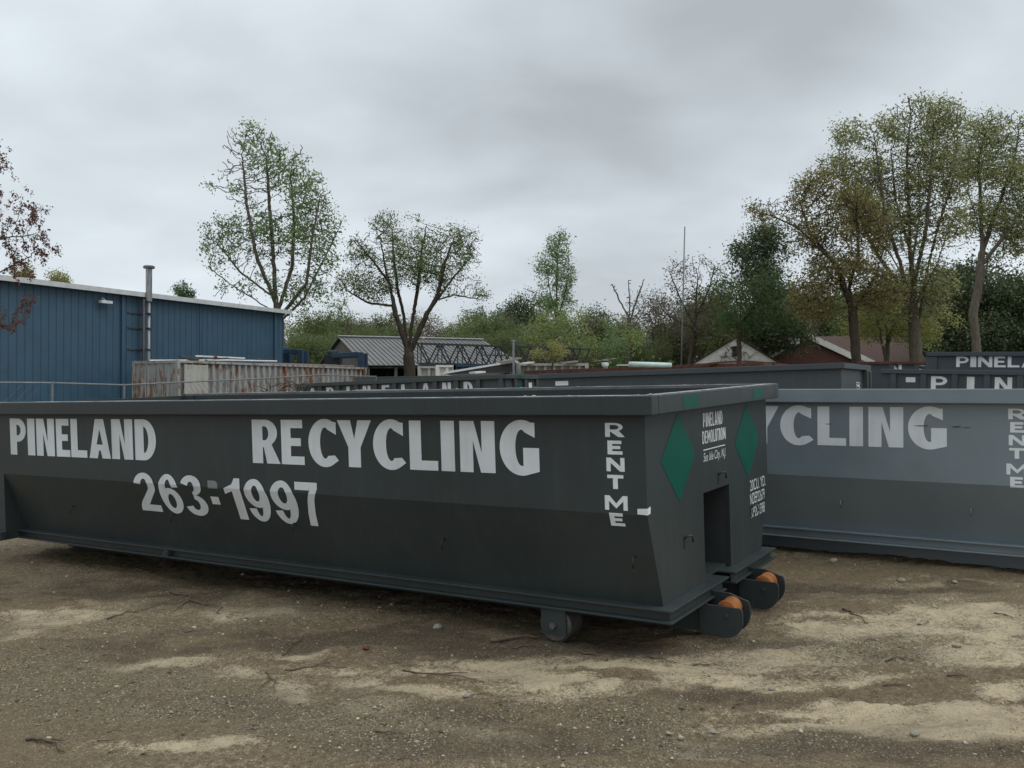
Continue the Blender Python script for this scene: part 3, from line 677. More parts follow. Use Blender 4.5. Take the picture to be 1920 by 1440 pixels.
# ribbed P I N E container at the right
(T, off), _ = far_container('ribbed_container', 'ribbed dark container at the right edge with widely spaced letters between its ribs', 1652, 692, 24.0, 8.5, 1.4, 1.5, M['blue_slate'], rear_px=True, ribs=12, hr=.11, group=G)
for b_ in spaced('PINELAND', -7.30, .727, .38, -.52, -.165): word('lettering', [b_], flat_map(.076), wl, T, off, (), .32, .18)
put_mesh('sticker', [loops_to_bm([[(-7.9,-.33),(-7.67,-.33),(-7.67,-.2),(-7.9,-.2)]])], flat_map(.076), wl, T, off)
# low container with rusty rim behind it
(T, off), _ = far_container('rust_rimmed_container', 'container with rust brown rim and letters N S at right back', 1608, 678, 31.0, 7.5, 1.4, 1.0, M['blue_slate'], rear_px=True, ribs=10, hr=.09, rim_mat=M['rust'], group=G)
for b_ in spaced('NS', -6.45, .76, .34, -.44, -.10): word('lettering', [b_], flat_map(.076), wl, T, off, (), .32, .18)
# tall PINELAND container at the right back
(T, off), _ = far_container('tall_container', 'tall dark container at the right back reading PINELAND in one close-set word', 1737, 660, 26.5, 8.0, 1.8, 1.2, M['blue_slate'], rear_px=True, hr=.115, group=G)
bx = []; u = -7.22
for c, w in zip(PINE, (.32,.15,.36,.29,.29,.38,.36,.36)): bx.append((c, u, u + w, -.43, -.125)); u += w + .045
word('lettering', bx, flat_map(.076), wl, T, off, (), .3, .18)
MB().box(-8.02, -7.72, .03, .08, -1.2, -.14).build('corner_post', M['blue_slate'], T, off)
# rusty open container with scrap, behind the long one
(T, off), M4 = far_container('scrap_container', 'rust brown rim of an open scrap container, behind the long plain container', 1432, 679, 24.5, 7.6, 1.5, -1.0, M['rust'], hr=.12, group=G)

# ------------------------------------------------------------------ scrap lying on the scrap container and other yard clutter
def thing_mesh(mb, name, mat, label, cat, group=None, smooth=False, bevel=0):
    o = mb.build(name, mat, None, None, smooth, bevel); 
    vs = np.array([v.co[:] for v in o.data.vertices]); c = Vector(((vs[:,0].min()+vs[:,0].max())/2, (vs[:,1].min()+vs[:,1].max())/2, vs[:,2].min()))
    o.data.transform(Matrix.Translation(-c)); o.location = c
    return tag(o, label, cat, group)
a = at(1180, 683, 24.6); b_ = at(1258, 685, 24.9)
thing_mesh(MB().tube([a, a.lerp(b_, .5), b_], [.075, .075, .07], 14), 'plastic_pipe', M['mint_pipe'], 'fat pale mint pipe lying on the rust rimmed scrap container', 'pipe', smooth=True)
a = at(1157, 684.5, 24.9); b_ = at(1178, 684.5, 24.8)
thing_mesh(MB().beam(a, b_, .10, .03), 'white_board', M['white_plastic'], 'short white board end lying left of the mint pipe', 'board')
c = at(1135, 690, 25)
m = MB(); m.tube([c + Vector((0,0,-.02)), c + Vector((.005,0,.06)), c + Vector((-.01,0,.14)), c + Vector((.01,0,.21)), c + Vector((0,0,.235))], [.085,.095,.10,.085,.03], 10)
thing_mesh(m, 'white_bag', M['white_plastic'], 'small white bag tied over the end of a stick beside the mint pipe', 'bag', smooth=True)
thing_mesh(MB().tube([at(1112,678,25.1), at(1136,674.5,25.1), at(1156,672,25.1)], .012, 6), 'pale_stick', M['wood'], 'thin pale stick poking through the small white bag', 'stick')
# bent rusty strip arching over the long container
pts = [at(1300 + i*16, 684.5 - 4.5*math.sin(math.pi*i/10)**1.3 - i*.35, 25.2) for i in range(11)]
m = MB()
for i in range(10): m.beam(pts[i], pts[i+1], .10, .05)
thing_mesh(m, 'bent_strip', M['rust'], 'bent rusty steel strip arching above the long container, before the white house', 'steel strip')
# grey post with a cap
p = at(963, 640, 30); g0 = gz(p.x, p.y)
m = MB(); m.box(p.x-.036, p.x+.036, p.y-.036, p.y+.036, g0, p.z); m.box(p.x-.09, p.x+.09, p.y-.05, p.y+.05, p.z, p.z+.05)
thing_mesh(m, 'steel_post', M['galv'], 'slim grey steel post with a flat T cap, in front of the dark truss', 'post')
# flag-pole like antenna
p = at(1284, 425, 60); g0 = gz(p.x-.15, p.y)
m = MB(); m.tube([(p.x-.30, p.y, g0), (p.x-.15, p.y, (g0+p.z)/2), (p.x, p.y, p.z)], [.055, .05, .04], 8)
thing_mesh(m, 'antenna_mast', M['old_galv'], 'tall thin grey mast rising above the bare tree right of centre', 'mast', smooth=True)

def corrugated(mb, a, b, z0, z1, pitch, depth, n=None):
    """vertical corrugated sheet from a to b (2D), ribs toward the right-hand normal"""
    a = Vector(a); b = Vector(b); L = (b - a).length; d = (b - a) / L; nr = Vector((d.y, -d.x)); k = max(2, int(L / pitch)); pt = []
    for i in range(k):
        s = i * L / k; q = L / k
        pt += [(s, 0), (s + q*.30, 0), (s + q*.42, depth), (s + q*.88, depth)]
    pt.append((L, 0)); base = len(mb.v); n = len(pt)
    for zz in (z0, z1):
        for s, h in pt:
            p = a + d * s + nr * h; mb.v.append((p.x, p.y, zz))
    mb.f += [(base+i, base+i+1, base+n+i+1, base+n+i) for i in range(n-1)]
def shipping_container(name, label, A, ang, L, Wd, Hh, mat, group, pitch=.28, rust=None):
    """A: near corner on the ground; side runs along ang, end runs to the left"""
    T = empty(name, Matrix.Translation(A) @ Matrix.Rotation(ang, 4, 'Z')); tag(T, label, 'shipping container', group)
    s = MB(); corrugated(s, (0,0), (L,0), .12, Hh-.10, pitch, -.12); corrugated(s, (L, Wd), (0, Wd), .12, Hh-.10, pitch, .04); s.box(.02, L-.02, .02, Wd-.02, Hh-.06, Hh-.03); corrugated(s, (L, 0), (L, Wd), .12, Hh-.1, pitch, .03)
    s.build('side_panel', mat, T)
    d = MB(); corrugated(d, (0, Wd-.1), (0, .1), .14, Hh-.12, pitch*.9, .03); d.build('end_door', mat, T)
    f = MB()
    for x in (0, L):
        for y in (0, Wd): f.box(x-.07, x+.07, y-.07, y+.07, 0, Hh)
    for y in (0, Wd): f.box(.07, L-.07, y-.05, y+.05, Hh-.10, Hh-.005); f.box(.07, L-.07, y-.05, y+.05, .0, .12)
    for x in (0, L): f.box(x-.05, x+.05, .07, Wd-.07, Hh-.12, Hh-.006); f.box(x-.05, x+.05, .07, Wd-.07, 0, .14)
    f.build('corner_frame', rust or mat, T)
    return T
P0 = at(333, 675, 36); ang = math.radians(62.5)
A = Vector((P0.x, P0.y, P0.z - 2.59))
T = shipping_container('shipping_container', 'long rust streaked grey shipping container beside the blue building', A, ang, 12.2, 2.44, 2.59, M['rusty'], 'old shipping containers in the yard', .36)
MB().box(.95, 1.32, -.05, -.035, 2.12, 2.32).build('vent', M['dark_gap'], T)
MB().box(.30, 1.55, -.052, -.046, 1.1, 2.42).build('repair_plate', M['pale_box'], T)
d = MB()
for y in (.75, 1.2, 1.7): d.tube([(-.08, y, .2), (-.08, y, 2.4)], .018, 6)
d.build('lock_rod', M['rusty'], T)
def on_cont(x, y, z): return Vector((A.x + x*math.cos(ang) - y*math.sin(ang), A.y + x*math.sin(ang) + y*math.cos(ang), A.z + 2.59 + z))
thing_mesh(MB().tube([on_cont(.3,1.9,.02), on_cont(3.2,.5,.10), on_cont(6.0,.3,.14)], .03, 8), 'white_pipe', M['white_plastic'], 'thin white pipe lying along the top of the rusty shipping container', 'pipe')
thing_mesh(MB().beam(on_cont(1.4,.5,.22), on_cont(4.6,.9,.24), .05, .06), 'white_rail', M['white_plastic'], 'raised white rail on the rusty container\'s near end', 'rail')
m = MB(); rr = random.Random(2)
for i in range(9): m.tube([on_cont(rr.uniform(.4,3.4), rr.uniform(.4,1.6), .02), on_cont(rr.uniform(.4,3.4), rr.uniform(.4,1.6), rr.uniform(.08,.2))], rr.uniform(.03,.07), 6)
thing_mesh(m, 'tarp_heap', M['tarp'], 'dark heap of tarp and rods on the near end of the rusty container', 'tarp heap')
for x, lb in ((2.5, 'left'), (5.0, 'right')):
    q = on_cont(x, .5, .2); thing_mesh(MB().tube([q + Vector((0,0,-.08)), q, q + Vector((0,0,.07))], [.07,.08,.03], 10), 'red_lamp', M['rust'], 'small red lamp on top of the rusty container, %s one of two' % lb, 'lamp', 'red lamps on the rusty container', smooth=True)
    thing_mesh(MB().tube([on_cont(x,.5,0), on_cont(x,.5,.12)], .02, 6), 'lamp_stand', M['dark_pipe'], 'short dark stub under the %s red lamp on the rusty container' % lb, 'stub') if False else None
m = MB(); m.beam(on_cont(6.4,1.6,.06), on_cont(11.6,.4,.06), .5, .05); m.beam(on_cont(7.0,1.9,.10), on_cont(11.2,1.0,.10), .12, .06)
thing_mesh(m, 'plank_stack', M['wood'], 'flat stack of weathered planks on the far end of the rusty container', 'planks')

# ------------------------------------------------------------------ chain-link fence in front of the blue building
def fence():
    P = [at(-160, 716, 15.5), at(98, 718, 17), at(233, 722, 18.5), at(333, 717, 20), at(500, 709.5, 23), at(597, 703, 26), at(705, 706, 30)]
    T = empty('chain_link_fence', Vector((P[2].x, P[2].y, gz(P[2].x, P[2].y)))); tag(T, 'low grey chain-link fence with a bent top rail, before the blue building and rusty container', 'fence')
    o = T.location; loc = -o
    MB().tube(P, .017, 8).build('top_rail', M['old_galv'], T, loc)
    for i, p in enumerate(P):
        g = gz(p.x, p.y); lean = Vector((.25, 0, 0)) if i == 4 else Vector((0, 0, 0))
        MB().tube([Vector((p.x, p.y, g)) + lean, p + Vector((0, 0, .03))], .022, 8).build('fence_post', M['old_galv'], T, loc)
    w = MB()
    for i in range(len(P) - 1):
        a, b = P[i], P[i+1]; L = (b - a).length; n = int(L / .16)
        for k in range(n):
            for sgn in (1, -1):
                t0 = k / n; t1 = t0 + sgn * 1.55 / L
                if not (0 <= t1 <= 1): continue
                p = a.lerp(b, t0); q = a.lerp(b, t1); w.tube([Vector((p.x, p.y, p.z - .02)), Vector((q.x, q.y, gz(q.x, q.y) + .05))], .0028, 3, False)
    w.build('wire_mesh', M['old_galv'], T, loc)
fence()
def brush_pile(px, py, D, w, h, n, label, seed):
    r = random.Random(seed); c = at(px, py, D); m = MB()
    for i in range(n):
        a = c + Vector((r.uniform(-w, w), r.uniform(-.4, .4), r.uniform(-h, h*.3))); d = Vector((r.uniform(-1, 1), r.uniform(-.5, .5), r.uniform(-.1, .9))) * .5
        m.tube([a, a + d*.5 + Vector((0,0,.03)), a + d], [.014, .01, .005], 4)
    base = gz(c.x, c.y)
    for i in range(12): 
        x = c.x + r.uniform(-w, w); m.tube([(x, c.y + r.uniform(-.3,.3), base), (x + r.uniform(-.3,.3), c.y, c.z)], [.02, .012], 4)
    thing_mesh(m, 'brush_pile', M['bark_dark'], label, 'brush pile')
brush_pile(535, 735, 24.8, .55, .5, 60, 'dark pile of cut brush at the left end of the ribbed PINELAND container', 4)

# ------------------------------------------------------------------ blue metal building
def building():
    Pl = at(0, 519, 34.5); Pr = at(531, 583, 49)
    a = Vector((Pl.x, Pl.y)); b = Vector((Pr.x, Pr.y)); d = (b - a).normalized(); nrm = Vector((d.y, -d.x))
    a2 = a - d * 14; ang = math.atan2(d.y, d.x); L = (b - a2).length
    zl = Pl.z + (Pl.z - Pr.z) / (a - b).length * 14; ztop = (Pl.z + Pr.z) / 2; g = min(gz(b.x, b.y), gz(a2.x, a2.y)) - .2
    T = empty('blue_building', Matrix.Translation((a2.x, a2.y, g)) @ Matrix.Rotation(ang, 4, 'Z')); tag(T, 'long blue corrugated metal building with a white eave at the left', 'building')
    h0 = zl - g; h1 = Pr.z - g; hh = lambda x: h0 + (h1 - h0) * x / L
    dep = 20
    w = MB(); pitch = .34; n = int(L / pitch); pt = []
    for i in range(n):
        s = i * L / n; q = L / n; pt += [(s, 0), (s + q*.78, 0), (s + q*.85, .03), (s + q*.93, .03)]
    pt.append((L, 0)); k = len(pt); bs = len(w.v)
    for top in (0, 1):
        for s, dd in pt: w.v.append((s, dd, (hh(s) - .05) if top else 0))
    w.f += [(bs+i, bs+i+1, bs+k+i+1, bs+k+i) for i in range(k-1)]
    w.prism([(0, 0), (dep, 0), (dep, h1 - .1), (dep/2, h1 + 1.2), (0, h1 - .1)], L - .02, L, 'x'); w.prism([(0, 0), (dep, 0), (dep, h0-.1), (dep/2, h0 + 1.2), (0, h0-.1)], 0, .02, 'x'); w.box(0, L, dep-.05, dep, 0, min(h0, h1)-.1)
    w.build('wall', M['blue_wall'], T)
    r = MB(); ov = .25
    r.add([(-ov, -ov, h0), (L+ov, -ov, h1), (L+ov, dep/2, h1+1.35), (-ov, dep/2, h0+1.35), (-ov, dep+ov, h0), (L+ov, dep+ov, h1)] + [(-ov, -ov, h0-.05), (L+ov, -ov, h1-.05), (L+ov, dep/2, h1+1.30), (-ov, dep/2, h0+1.30), (-ov, dep+ov, h0-.05), (L+ov, dep+ov, h1-.05)],
          [(0,1,2,3), (3,2,5,4), (6,9,8,7), (9,10,11,8), (0,6,7,1), (4,5,11,10), (1,7,8,2), (2,8,11,5), (0,3,9,6), (3,4,10,9)])
    r.build('roof', M['white_trim'], T)
    e = MB(); e.add([(-ov-.02, -ov-.14, h0+.03), (L+ov+.02, -ov-.14, h1+.03), (L+ov+.02, -ov-.002, h1+.05), (-ov-.02, -ov-.002, h0+.05), (-ov-.02, -ov-.12, h0-.17), (L+ov+.02, -ov-.12, h1-.17), (L+ov+.02, -ov-.002, h1-.17), (-ov-.02, -ov-.002, h0-.17)],
          [(0,1,2,3), (7,6,5,4), (0,4,5,1), (1,5,6,2), (2,6,7,3), (3,7,4,0)])
    e.build('eave_gutter', M['white_trim'], T)
    def s_of(px):     # where a photo column meets the wall plane
        t = (px - 960) / F_PX; s = (t * a2.y - a2.x) / (d.x - t * d.y); return s
    for px in (228, 375, 514):
        s = s_of(px); m = MB()
        m.box(s-.075, s+.075, -.11, -.004, .1, hh(s)-.15) if px != 375 else m.box(s-.06, s+.06, -.03, -.004, .1, hh(s)-.15)
        m.build('downspout', M['blue_wall'], T, bevel=.015)
    s = s_of(190); m = MB(); m.box(s-.28, s+.28, -.34, -.16, hh(s)-.62, hh(s)-.50); m.beam((s, -.2, hh(s)-.5), (s, .0, hh(s)-.36), .06, .06)
    m.build('flood_lamp', M['white_trim'], T)
    s = s_of(264.5)
    q = at(264, 498, 1).z - CAMZ
    # flue pipe outside the wall
    depth = (a2 + d * s).y - .4; zt = at(264, 503, depth).z - g; zm = at(264, 560, depth).z - g
    f = MB(); f.tube([(s, -.46, .2), (s, -.46, zm)], .075, 14); fo = f.build('flue_pipe', M['galv'], T, None, True)
    f = MB(); f.tube([(s, -.46, zm-.1), (s, -.46, zt)], .135, 18); f.build('flue_sleeve', M['galv'], fo, None, False)
    f = MB(); f.tube([(s, -.46, zt), (s, -.46, zt+.03), (s, -.46, zt+.10), (s, -.46, zt+.14)], [.19, .25, .25, .20], 18); f.build('flue_cap', M['steel_worn'], fo, None, False)
    f = MB(); f.tube([(s-.17, -.34, .2), (s-.17, -.34, zm)], .06, 10); f.build('side_pipe', M['dark_pipe'], fo, None, True)
    for py in (587, 615, 655):
        z = at(264, py, depth).z - g; f = MB(); f.box(s-.75, s+.1, -.05, -.012, z-.03, z+.03); f.box(s-.12, s+.12, -.60, -.32, z-.025, z+.025); f.box(s-.03, s+.03, -.33, -.05, z-.02, z+.02); f.build('pipe_bracket', M['dark_pipe'], fo)
building()

# ------------------------------------------------------------------ metal roofed shed, truss, low boxes, blue hoists
def shed():
    R0 = at(634, 632, 66); R1 = at(905, 638, 71); E0 = at(682, 684, 60); E1 = at(985, 685, 66); B0 = at(614, 662, 70)
    B0.z = E0.z + .3
    T = empty('metal_roofed_shed', Vector(((E0.x+E1.x)/2, 65, gz(0, 65)))); tag(T, 'low open shed with a ribbed grey metal roof behind the forked tree', 'shed'); loc = -T.location
    back0 = R0 + (R0 - E0); back0.z = E0.z + .2; back1 = R1 + (R1 - E1); back1.z = E1.z + .2
    r = MB(); n = 34; th = Vector((0, 0, .05))
    for i in range(n):
        a = R0.lerp(R1, i/n); b = R0.lerp(R1, (i+1)/n); c = E0.lerp(E1, i/n); dd = E0.lerp(E1, (i+1)/n)
        r.add([a, b, dd, c, a - th, b - th, dd - th, c - th], [(0,1,2,3), (7,6,5,4), (2,6,7,3)]); r.beam(a + th*.6, c + th*.6, .05, .05)
    r.add([R0, R1, back1, back0, R0 - th, R1 - th, back1 - th, back0 - th], [(0,1,2,3), (7,6,5,4), (0,3,7,4), (1,2,6,5)])
    ro = r.build('roof', M['roof_metal'], T, loc)
    MB().beam(R0 + th*2, R1 + th*2, .35, .06).build('ridge_cap', M['white_trim'], ro)
    g = gz(0, 65); w = MB()
    i0 = R0 + Vector((.25,.1,-.12)); e0 = E0 + Vector((.15,.5,-.15)); k0 = back0 + Vector((.3,-.3,-.15))
    w.add([i0, e0, (e0.x, e0.y, g), (k0.x, k0.y, g), k0], [(0,1,2,3,4)]); w.build('gable_wall', M['shed_wall'], T, loc)
    k1 = back1 + Vector((-.2,-.3,-.15)); MB().add([k0, k1, (k1.x, k1.y, g), (k0.x, k0.y, g)], [(0,1,2,3)]).build('back_wall', M['dark_inside'], T, loc)
    for i in range(7):
        p = E0.lerp(E1, .02 + i*.16); q = p + Vector((0, .4, -.15)); MB().beam(q, (q.x, q.y, g), .18, .18).build('post', M['shed_wall'], T, loc)
shed()
def truss():
    D0, D1 = 44.0, 50.0; z0 = at(790, 684, D0).z; z1 = at(790, 645, D0).z; x0 = at(790, 0, D0).x; x1 = at(1105, 0, D1).x; wd = 1.7
    T = empty('steel_truss', Vector(((x0+x1)/2, (D0+D1)/2, z0))); tag(T, 'long dark steel lattice truss lying in front of the shed roof', 'truss'); loc = -T.location
    n = 9; d = Vector((x1-x0, D1-D0, at(1100, 655, D1).z - z1)); nv = Vector((-.2, 1, 0)).normalized() * wd
    def p(i, top, back): 
        q = Vector((x0, D0, z1 if top else z0)) + Vector((d.x, d.y, d.z if top else at(1100, 690, D1).z - z0)) * (i / n); return q + (nv if back else Vector((0,0,0))) + (Vector((0,0,.12)) if back else Vector((0,0,0)))
    c = MB()
    for t in (0, 1):
        for bk in (0, 1): c.beam(p(0,t,bk), p(n,t,bk), .08, .08)
    for t in (.38,): c.beam(p(3,0,0).lerp(p(3,1,0), .55), p(n,0,0).lerp(p(n,1,0), .55), .05, .05)
    c.build('chord', M['truss'], T, loc)
    l = MB()
    for bk in (0, 1):
        for i in range(n):
            l.beam(p(i,0,bk), p(i,1,bk), .05, .05); l.beam(p(i,1,bk), p(i+.5,0,bk), .055, .055); l.beam(p(i+.5,0,bk), p(i+1,1,bk), .055, .055)
    for i in range(n + 1):
        for t in (0, 1): l.beam(p(i,t,0), p(i,t,1), .045, .045)
    for i in range(n): 
        for t in (0, 1): l.beam(p(i,t,0), p(i+1,t,1), .035, .035); l.beam(p(i,t,1), p(i+1,t,0), .035, .035)
    l.build('lattice', M['truss'], T, loc)
truss()
G2 = 'old shipping containers in the yard'
def low_box(px0, px1, py, D, mat, label, rot=0., dep=2.2):
    a = at(px0, py, D); b = at(px1, py, D); g = gz(a.x, a.y)
    return shipping_container('storage_box', label, Vector((a.x, a.y, g)), rot, b.x - a.x, dep, a.z - g, mat, G2, .3)
low_box(786, 818, 686.5, 43.4, M['pale_box'], 'pale grey storage box left under the dark truss', dep=1.9)
low_box(820, 852, 684.5, 43.0, M['white_siding'], 'cream ribbed storage box between the grey and blue boxes under the truss', dep=1.9)
low_box(853, 935, 683.5, 43.0, M['blue_steel'], 'blue storage box under the dark truss', dep=1.9)
low_box(972, 1100, 681, 36, M['pale_box'], 'dirty white storage box right of the grey post')
m = MB(); a = at(832, 697.5, 31); b_ = at(966, 675.5, 33.5); c_ = b_ + Vector((.1, 2.6, .02)); d_ = a + Vector((.1, 2.6, .02)); dn = Vector((0, 0, -.07))
m.add([a, b_, c_, d_, a+dn, b_+dn, c_+dn, d_+dn], [(0,1,2,3),(7,6,5,4),(0,4,5,1),(1,5,6,2),(2,6,7,3),(3,7,4,0)])
T = empty('sheet_ramp', Vector((a.x+1.2, a.y, gz(a.x, a.y)))); tag(T, 'long sloping white edged sheet roof left of the grey post', 'lean-to'); lc = -T.location
m.build('sheet', M['white_trim'], T, lc)
m = MB(); e = Vector((.02, .06, -.075)); m.add([a+e, b_+e, b_+e+Vector((0,0,-.34)), a+e+Vector((.9,0,-.12))], [(0,1,2,3)]); m.add([a+e+Vector((0,.05,0)), b_+e+Vector((0,.05,0)), b_+e+Vector((0,.05,-.34)), a+e+Vector((.9,.05,-.12))], [(0,1,2,3)]); m.build('side_beam', M['dark_inside'], T, lc)
for q in (b_ + Vector((-.1,.3,-.1)), a.lerp(b_, .5) + Vector((0,.4,-.1)), c_ + Vector((-.1,-.2,-.1))): MB().beam(q, (q.x, q.y, gz(q.x, q.y)), .1, .1).build('post', M['shed_wall'], T, lc)
for x0, y0, x1, y1, D, lb in ((885, 699, 905, 697.5, 29, 'short white plank just above the ribbed PINELAND container'), (978, 682, 998, 679.5, 35.5, 'white plank on the left end of the dirty white box'), (1050, 681, 1081, 677.5, 35.6, 'pale plank on the right end of the dirty white box'), (938, 679, 975, 671.5, 33, 'weathered board crossing behind the grey post')):
    thing_mesh(MB().beam(at(x0, y0, D), at(x1, y1, D + .4), .25, .06), 'plank', M['white_plastic'] if 'white' in lb[:12] else M['wood'], lb, 'plank', 'planks lying about the yard')
def hoist(pts, D, label, extra):
    T = empty('hoist_frame', Vector((at(pts[0][0], 0, D).x, D, gz(at(pts[0][0], 0, D).x, D)))); tag(T, label, 'hoist', 'blue hoist frames behind the rusty container'); lc = -T.location
    p = [at(x, y, D) for x, y in pts]
    for dy in (0, 1.4):
        v = Vector((0, dy, 0))
        MB().beam(p[0] + v, p[1] + v, .22, .26).build('boom', M['blue_steel'], T, lc, bevel=.02)
        q = p[1] + Vector((.10, dy, .1)); MB().beam(q, (q.x + .05, q.y, gz(q.x, q.y)), .36, .3).build('upright', M['blue_steel'], T, lc, bevel=.02)
    q = p[0] + Vector((0, .7, -.1)); m = MB(); m.box(q.x-.5, q.x+.4, q.y-.4, q.y+.4, gz(q.x, q.y), q.z + .2); m.tube([q + Vector((-.3,0,.3)), q + Vector((.2,0,.25))], .18, 10); m.build('winch', M['truss'] if extra else M['blue_steel'], T, lc, bevel=.03)
hoist([(528, 659), (560, 659)], 53, 'blue steel hoist frame at the right corner of the blue building', False)
hoist([(622, 667), (673, 664)], 51, 'blue steel hoist frame with dark winch in front of the shed gable', True)

# ------------------------------------------------------------------ houses
def white_house():
    D = 62; ap = at(1381, 634, D); l = at(1300, 683, D); r = at(1462, 683, D); g = gz(ap.x, D)
    T = empty('white_house', Vector((ap.x, D + 4, g))); tag(T, 'white sided house gable half hidden by twigs at the right', 'house'); lc = -T.location
    w = MB(); n = 26
    zb = l.z - 1.0
    for i in range(n):      # lapped siding boards
        z0 = zb + (ap.z - zb) * i / n; z1 = zb + (ap.z - zb) * (i+1) / n
        f = lambda z: max(0., min(1., (ap.z - z) / (ap.z - l.z)))
        xl0, xr0 = ap.x + (l.x - ap.x) * f(z0), ap.x + (r.x - ap.x) * f(z0); xl1, xr1 = ap.x + (l.x - ap.x) * f(z1), ap.x + (r.x - ap.x) * f(z1)
        w.add([(xl0, D-.03, z0), (xr0, D-.03, z0), (xr1, D, z1), (xl1, D, z1)], [(0,1,2,3)])
    w.box(l.x, r.x, D + .01, D + .3, g, zb)
    w.build('wall', M['white_siding'], T, lc)
    ro = MB()
    for e in (l, r):
        a = ap + Vector((0,-.12,.05)); b = e + Vector((.2 if e is r else -.2, -.12, -.06)); v = Vector((2.6, 9.2, 0)); dn = Vector((0,0,.07))
        ro.add([a, b, b+v, a+v, a+dn, b+dn, b+v+dn, a+v+dn], [(0,1,2,3),(7,6,5,4),(0,4,5,1),(1,5,6,2),(2,6,7,3),(3,7,4,0)])
    ro.build('roof', M['brown_roof'], T, lc)
    vn = MB(); r_ = random.Random(9)
    for i in range(70):
        f = r_.random(); z = l.z - .6 + (ap.z - l.z + .2) * f * .95; wd = (1 - f) * 2.3 + .15; x = ap.x + r_.uniform(-wd, wd * .9); dx = r_.uniform(-.5, .5); dz = r_.uniform(-.25, .4)
        vn.tube([(x, D-.07, z), (x+dx*.5, D-.09, z+dz*.7), (x+dx, D-.07, z+dz)], [.022, .016, .010], 4)
    vn.build('vine', M['bark_brown'], T, lc)['kind'] = 'stuff'
    MB().box(ap.x-.3, ap.x+.3, D-.06, D-.035, ap.z-1.25, ap.z-.55).build('gable_vent', M['dark_inside'], T, lc)
white_house()
def brick_house():
    D = 66; ap = at(1513, 632, D); l = at(1443, 668, D); r = at(1604, 673, D); g = gz(ap.x, D)
    T = empty('brick_house', Vector((ap.x + 3, D + 4, g))); tag(T, 'dark red brick house with white gable trim and brown roof among the big trees', 'house'); lc = -T.location
    w = MB(); w.prism([(l.x, g), (r.x, g), (r.x, r.z), (ap.x, ap.z), (l.x, l.z)], D, D + .3, 'y'); w.box(ap.x, at(1760, 0, D).x, D + 3.0, D + 3.3, g, r.z); w.build('wall', M['brick'], T, lc)
    t = MB()
    for e in (l, r): t.beam(ap + Vector((0,-.12,.1)), e + Vector((0,-.12,.05)), .14, .42)
    t.beam(at(1612, 668, D + 1), at(1638, 681, D + 1), .15, .35)
    t.build('gable_trim', M['white_siding'], T, lc)
    ro = MB(); dn = Vector((0,0,.15)); x2 = at(1760, 0, D).x
    for e in (l, r):
        a = ap + Vector((0,-.05,.22)); b = e + Vector((0,-.05,.15)); v = Vector((0, 8, 0))
        ro.add([a, b, b+v, a+v, a+dn, b+dn, b+v+dn, a+v+dn], [(0,1,2,3),(7,6,5,4),(0,4,5,1),(1,5,6,2),(2,6,7,3),(3,7,4,0)])
    zr = at(0, 629, D+6).z; ze = at(0, 684, D+2).z
    ro.add([(ap.x+.5, D+7, zr), (x2, D+7, zr), (x2+.5, D+2, ze), (ap.x+2.5, D+2, ze), (ap.x+.5, D+12, ze), (x2, D+12, ze)], [(0,1,2,3), (0,4,5,1), (1,5,2)])
    ro.build('roof', M['brown_roof'], T, lc)
brick_house()

# ------------------------------------------------------------------ trees
def grow(rng, nodes, parent, attr, step, kill, iters=400, jitter=.25, trop=(0,0,.08), maxn=9000):
    pos = [np.array(p, float) for p in nodes]; par = list(parent); nch = [0] * len(pos)
    for p in par:
        if p >= 0: nch[p] += 1
    P = np.array(pos); d2 = ((attr[:,None,:] - P[None]) ** 2).sum(-1); ni = d2.argmin(1); nd = d2.min(1); alive = np.ones(len(attr), bool)
    trop = np.array(trop)
    for it in range(iters):
        idx = np.nonzero(alive)[0]
        if not len(idx) or len(pos) > maxn: break
        P = np.array(pos); u = attr[idx] - P[ni[idx]]; u /= np.linalg.norm(u, axis=1, keepdims=True) + 1e-9
        acc = np.zeros((len(P), 3)); np.add.at(acc, ni[idx], u)
        new = []
        for n in np.unique(ni[idx]):
            if nch[n] >= 6: alive[idx[ni[idx] == n]] = False; continue
            v = acc[n]
            if nch[n] >= 1:
                q = idx[ni[idx] == n]; v = attr[q[rng.integers(len(q))]] - P[n]; L = np.linalg.norm(v)
            if L < 1e-6: v = rng.normal(size=3)
            v = v / (np.linalg.norm(v) + 1e-9) + trop + rng.normal(size=3) * jitter; v /= np.linalg.norm(v)
            pos.append(P[n] + v * step); par.append(int(n)); nch.append(0); nch[n] += 1; new.append(len(pos) - 1)
        if not new: break
        Q = np.array([pos[i] for i in new]); dd = ((attr[:,None,:] - Q[None]) ** 2).sum(-1); j = dd.argmin(1); m = dd.min(1)
        b = m < nd; nd[b] = m[b]; ni[b] = np.array(new)[j[b]]
        alive &= nd > kill * kill
    return np.array(pos), np.array(par)
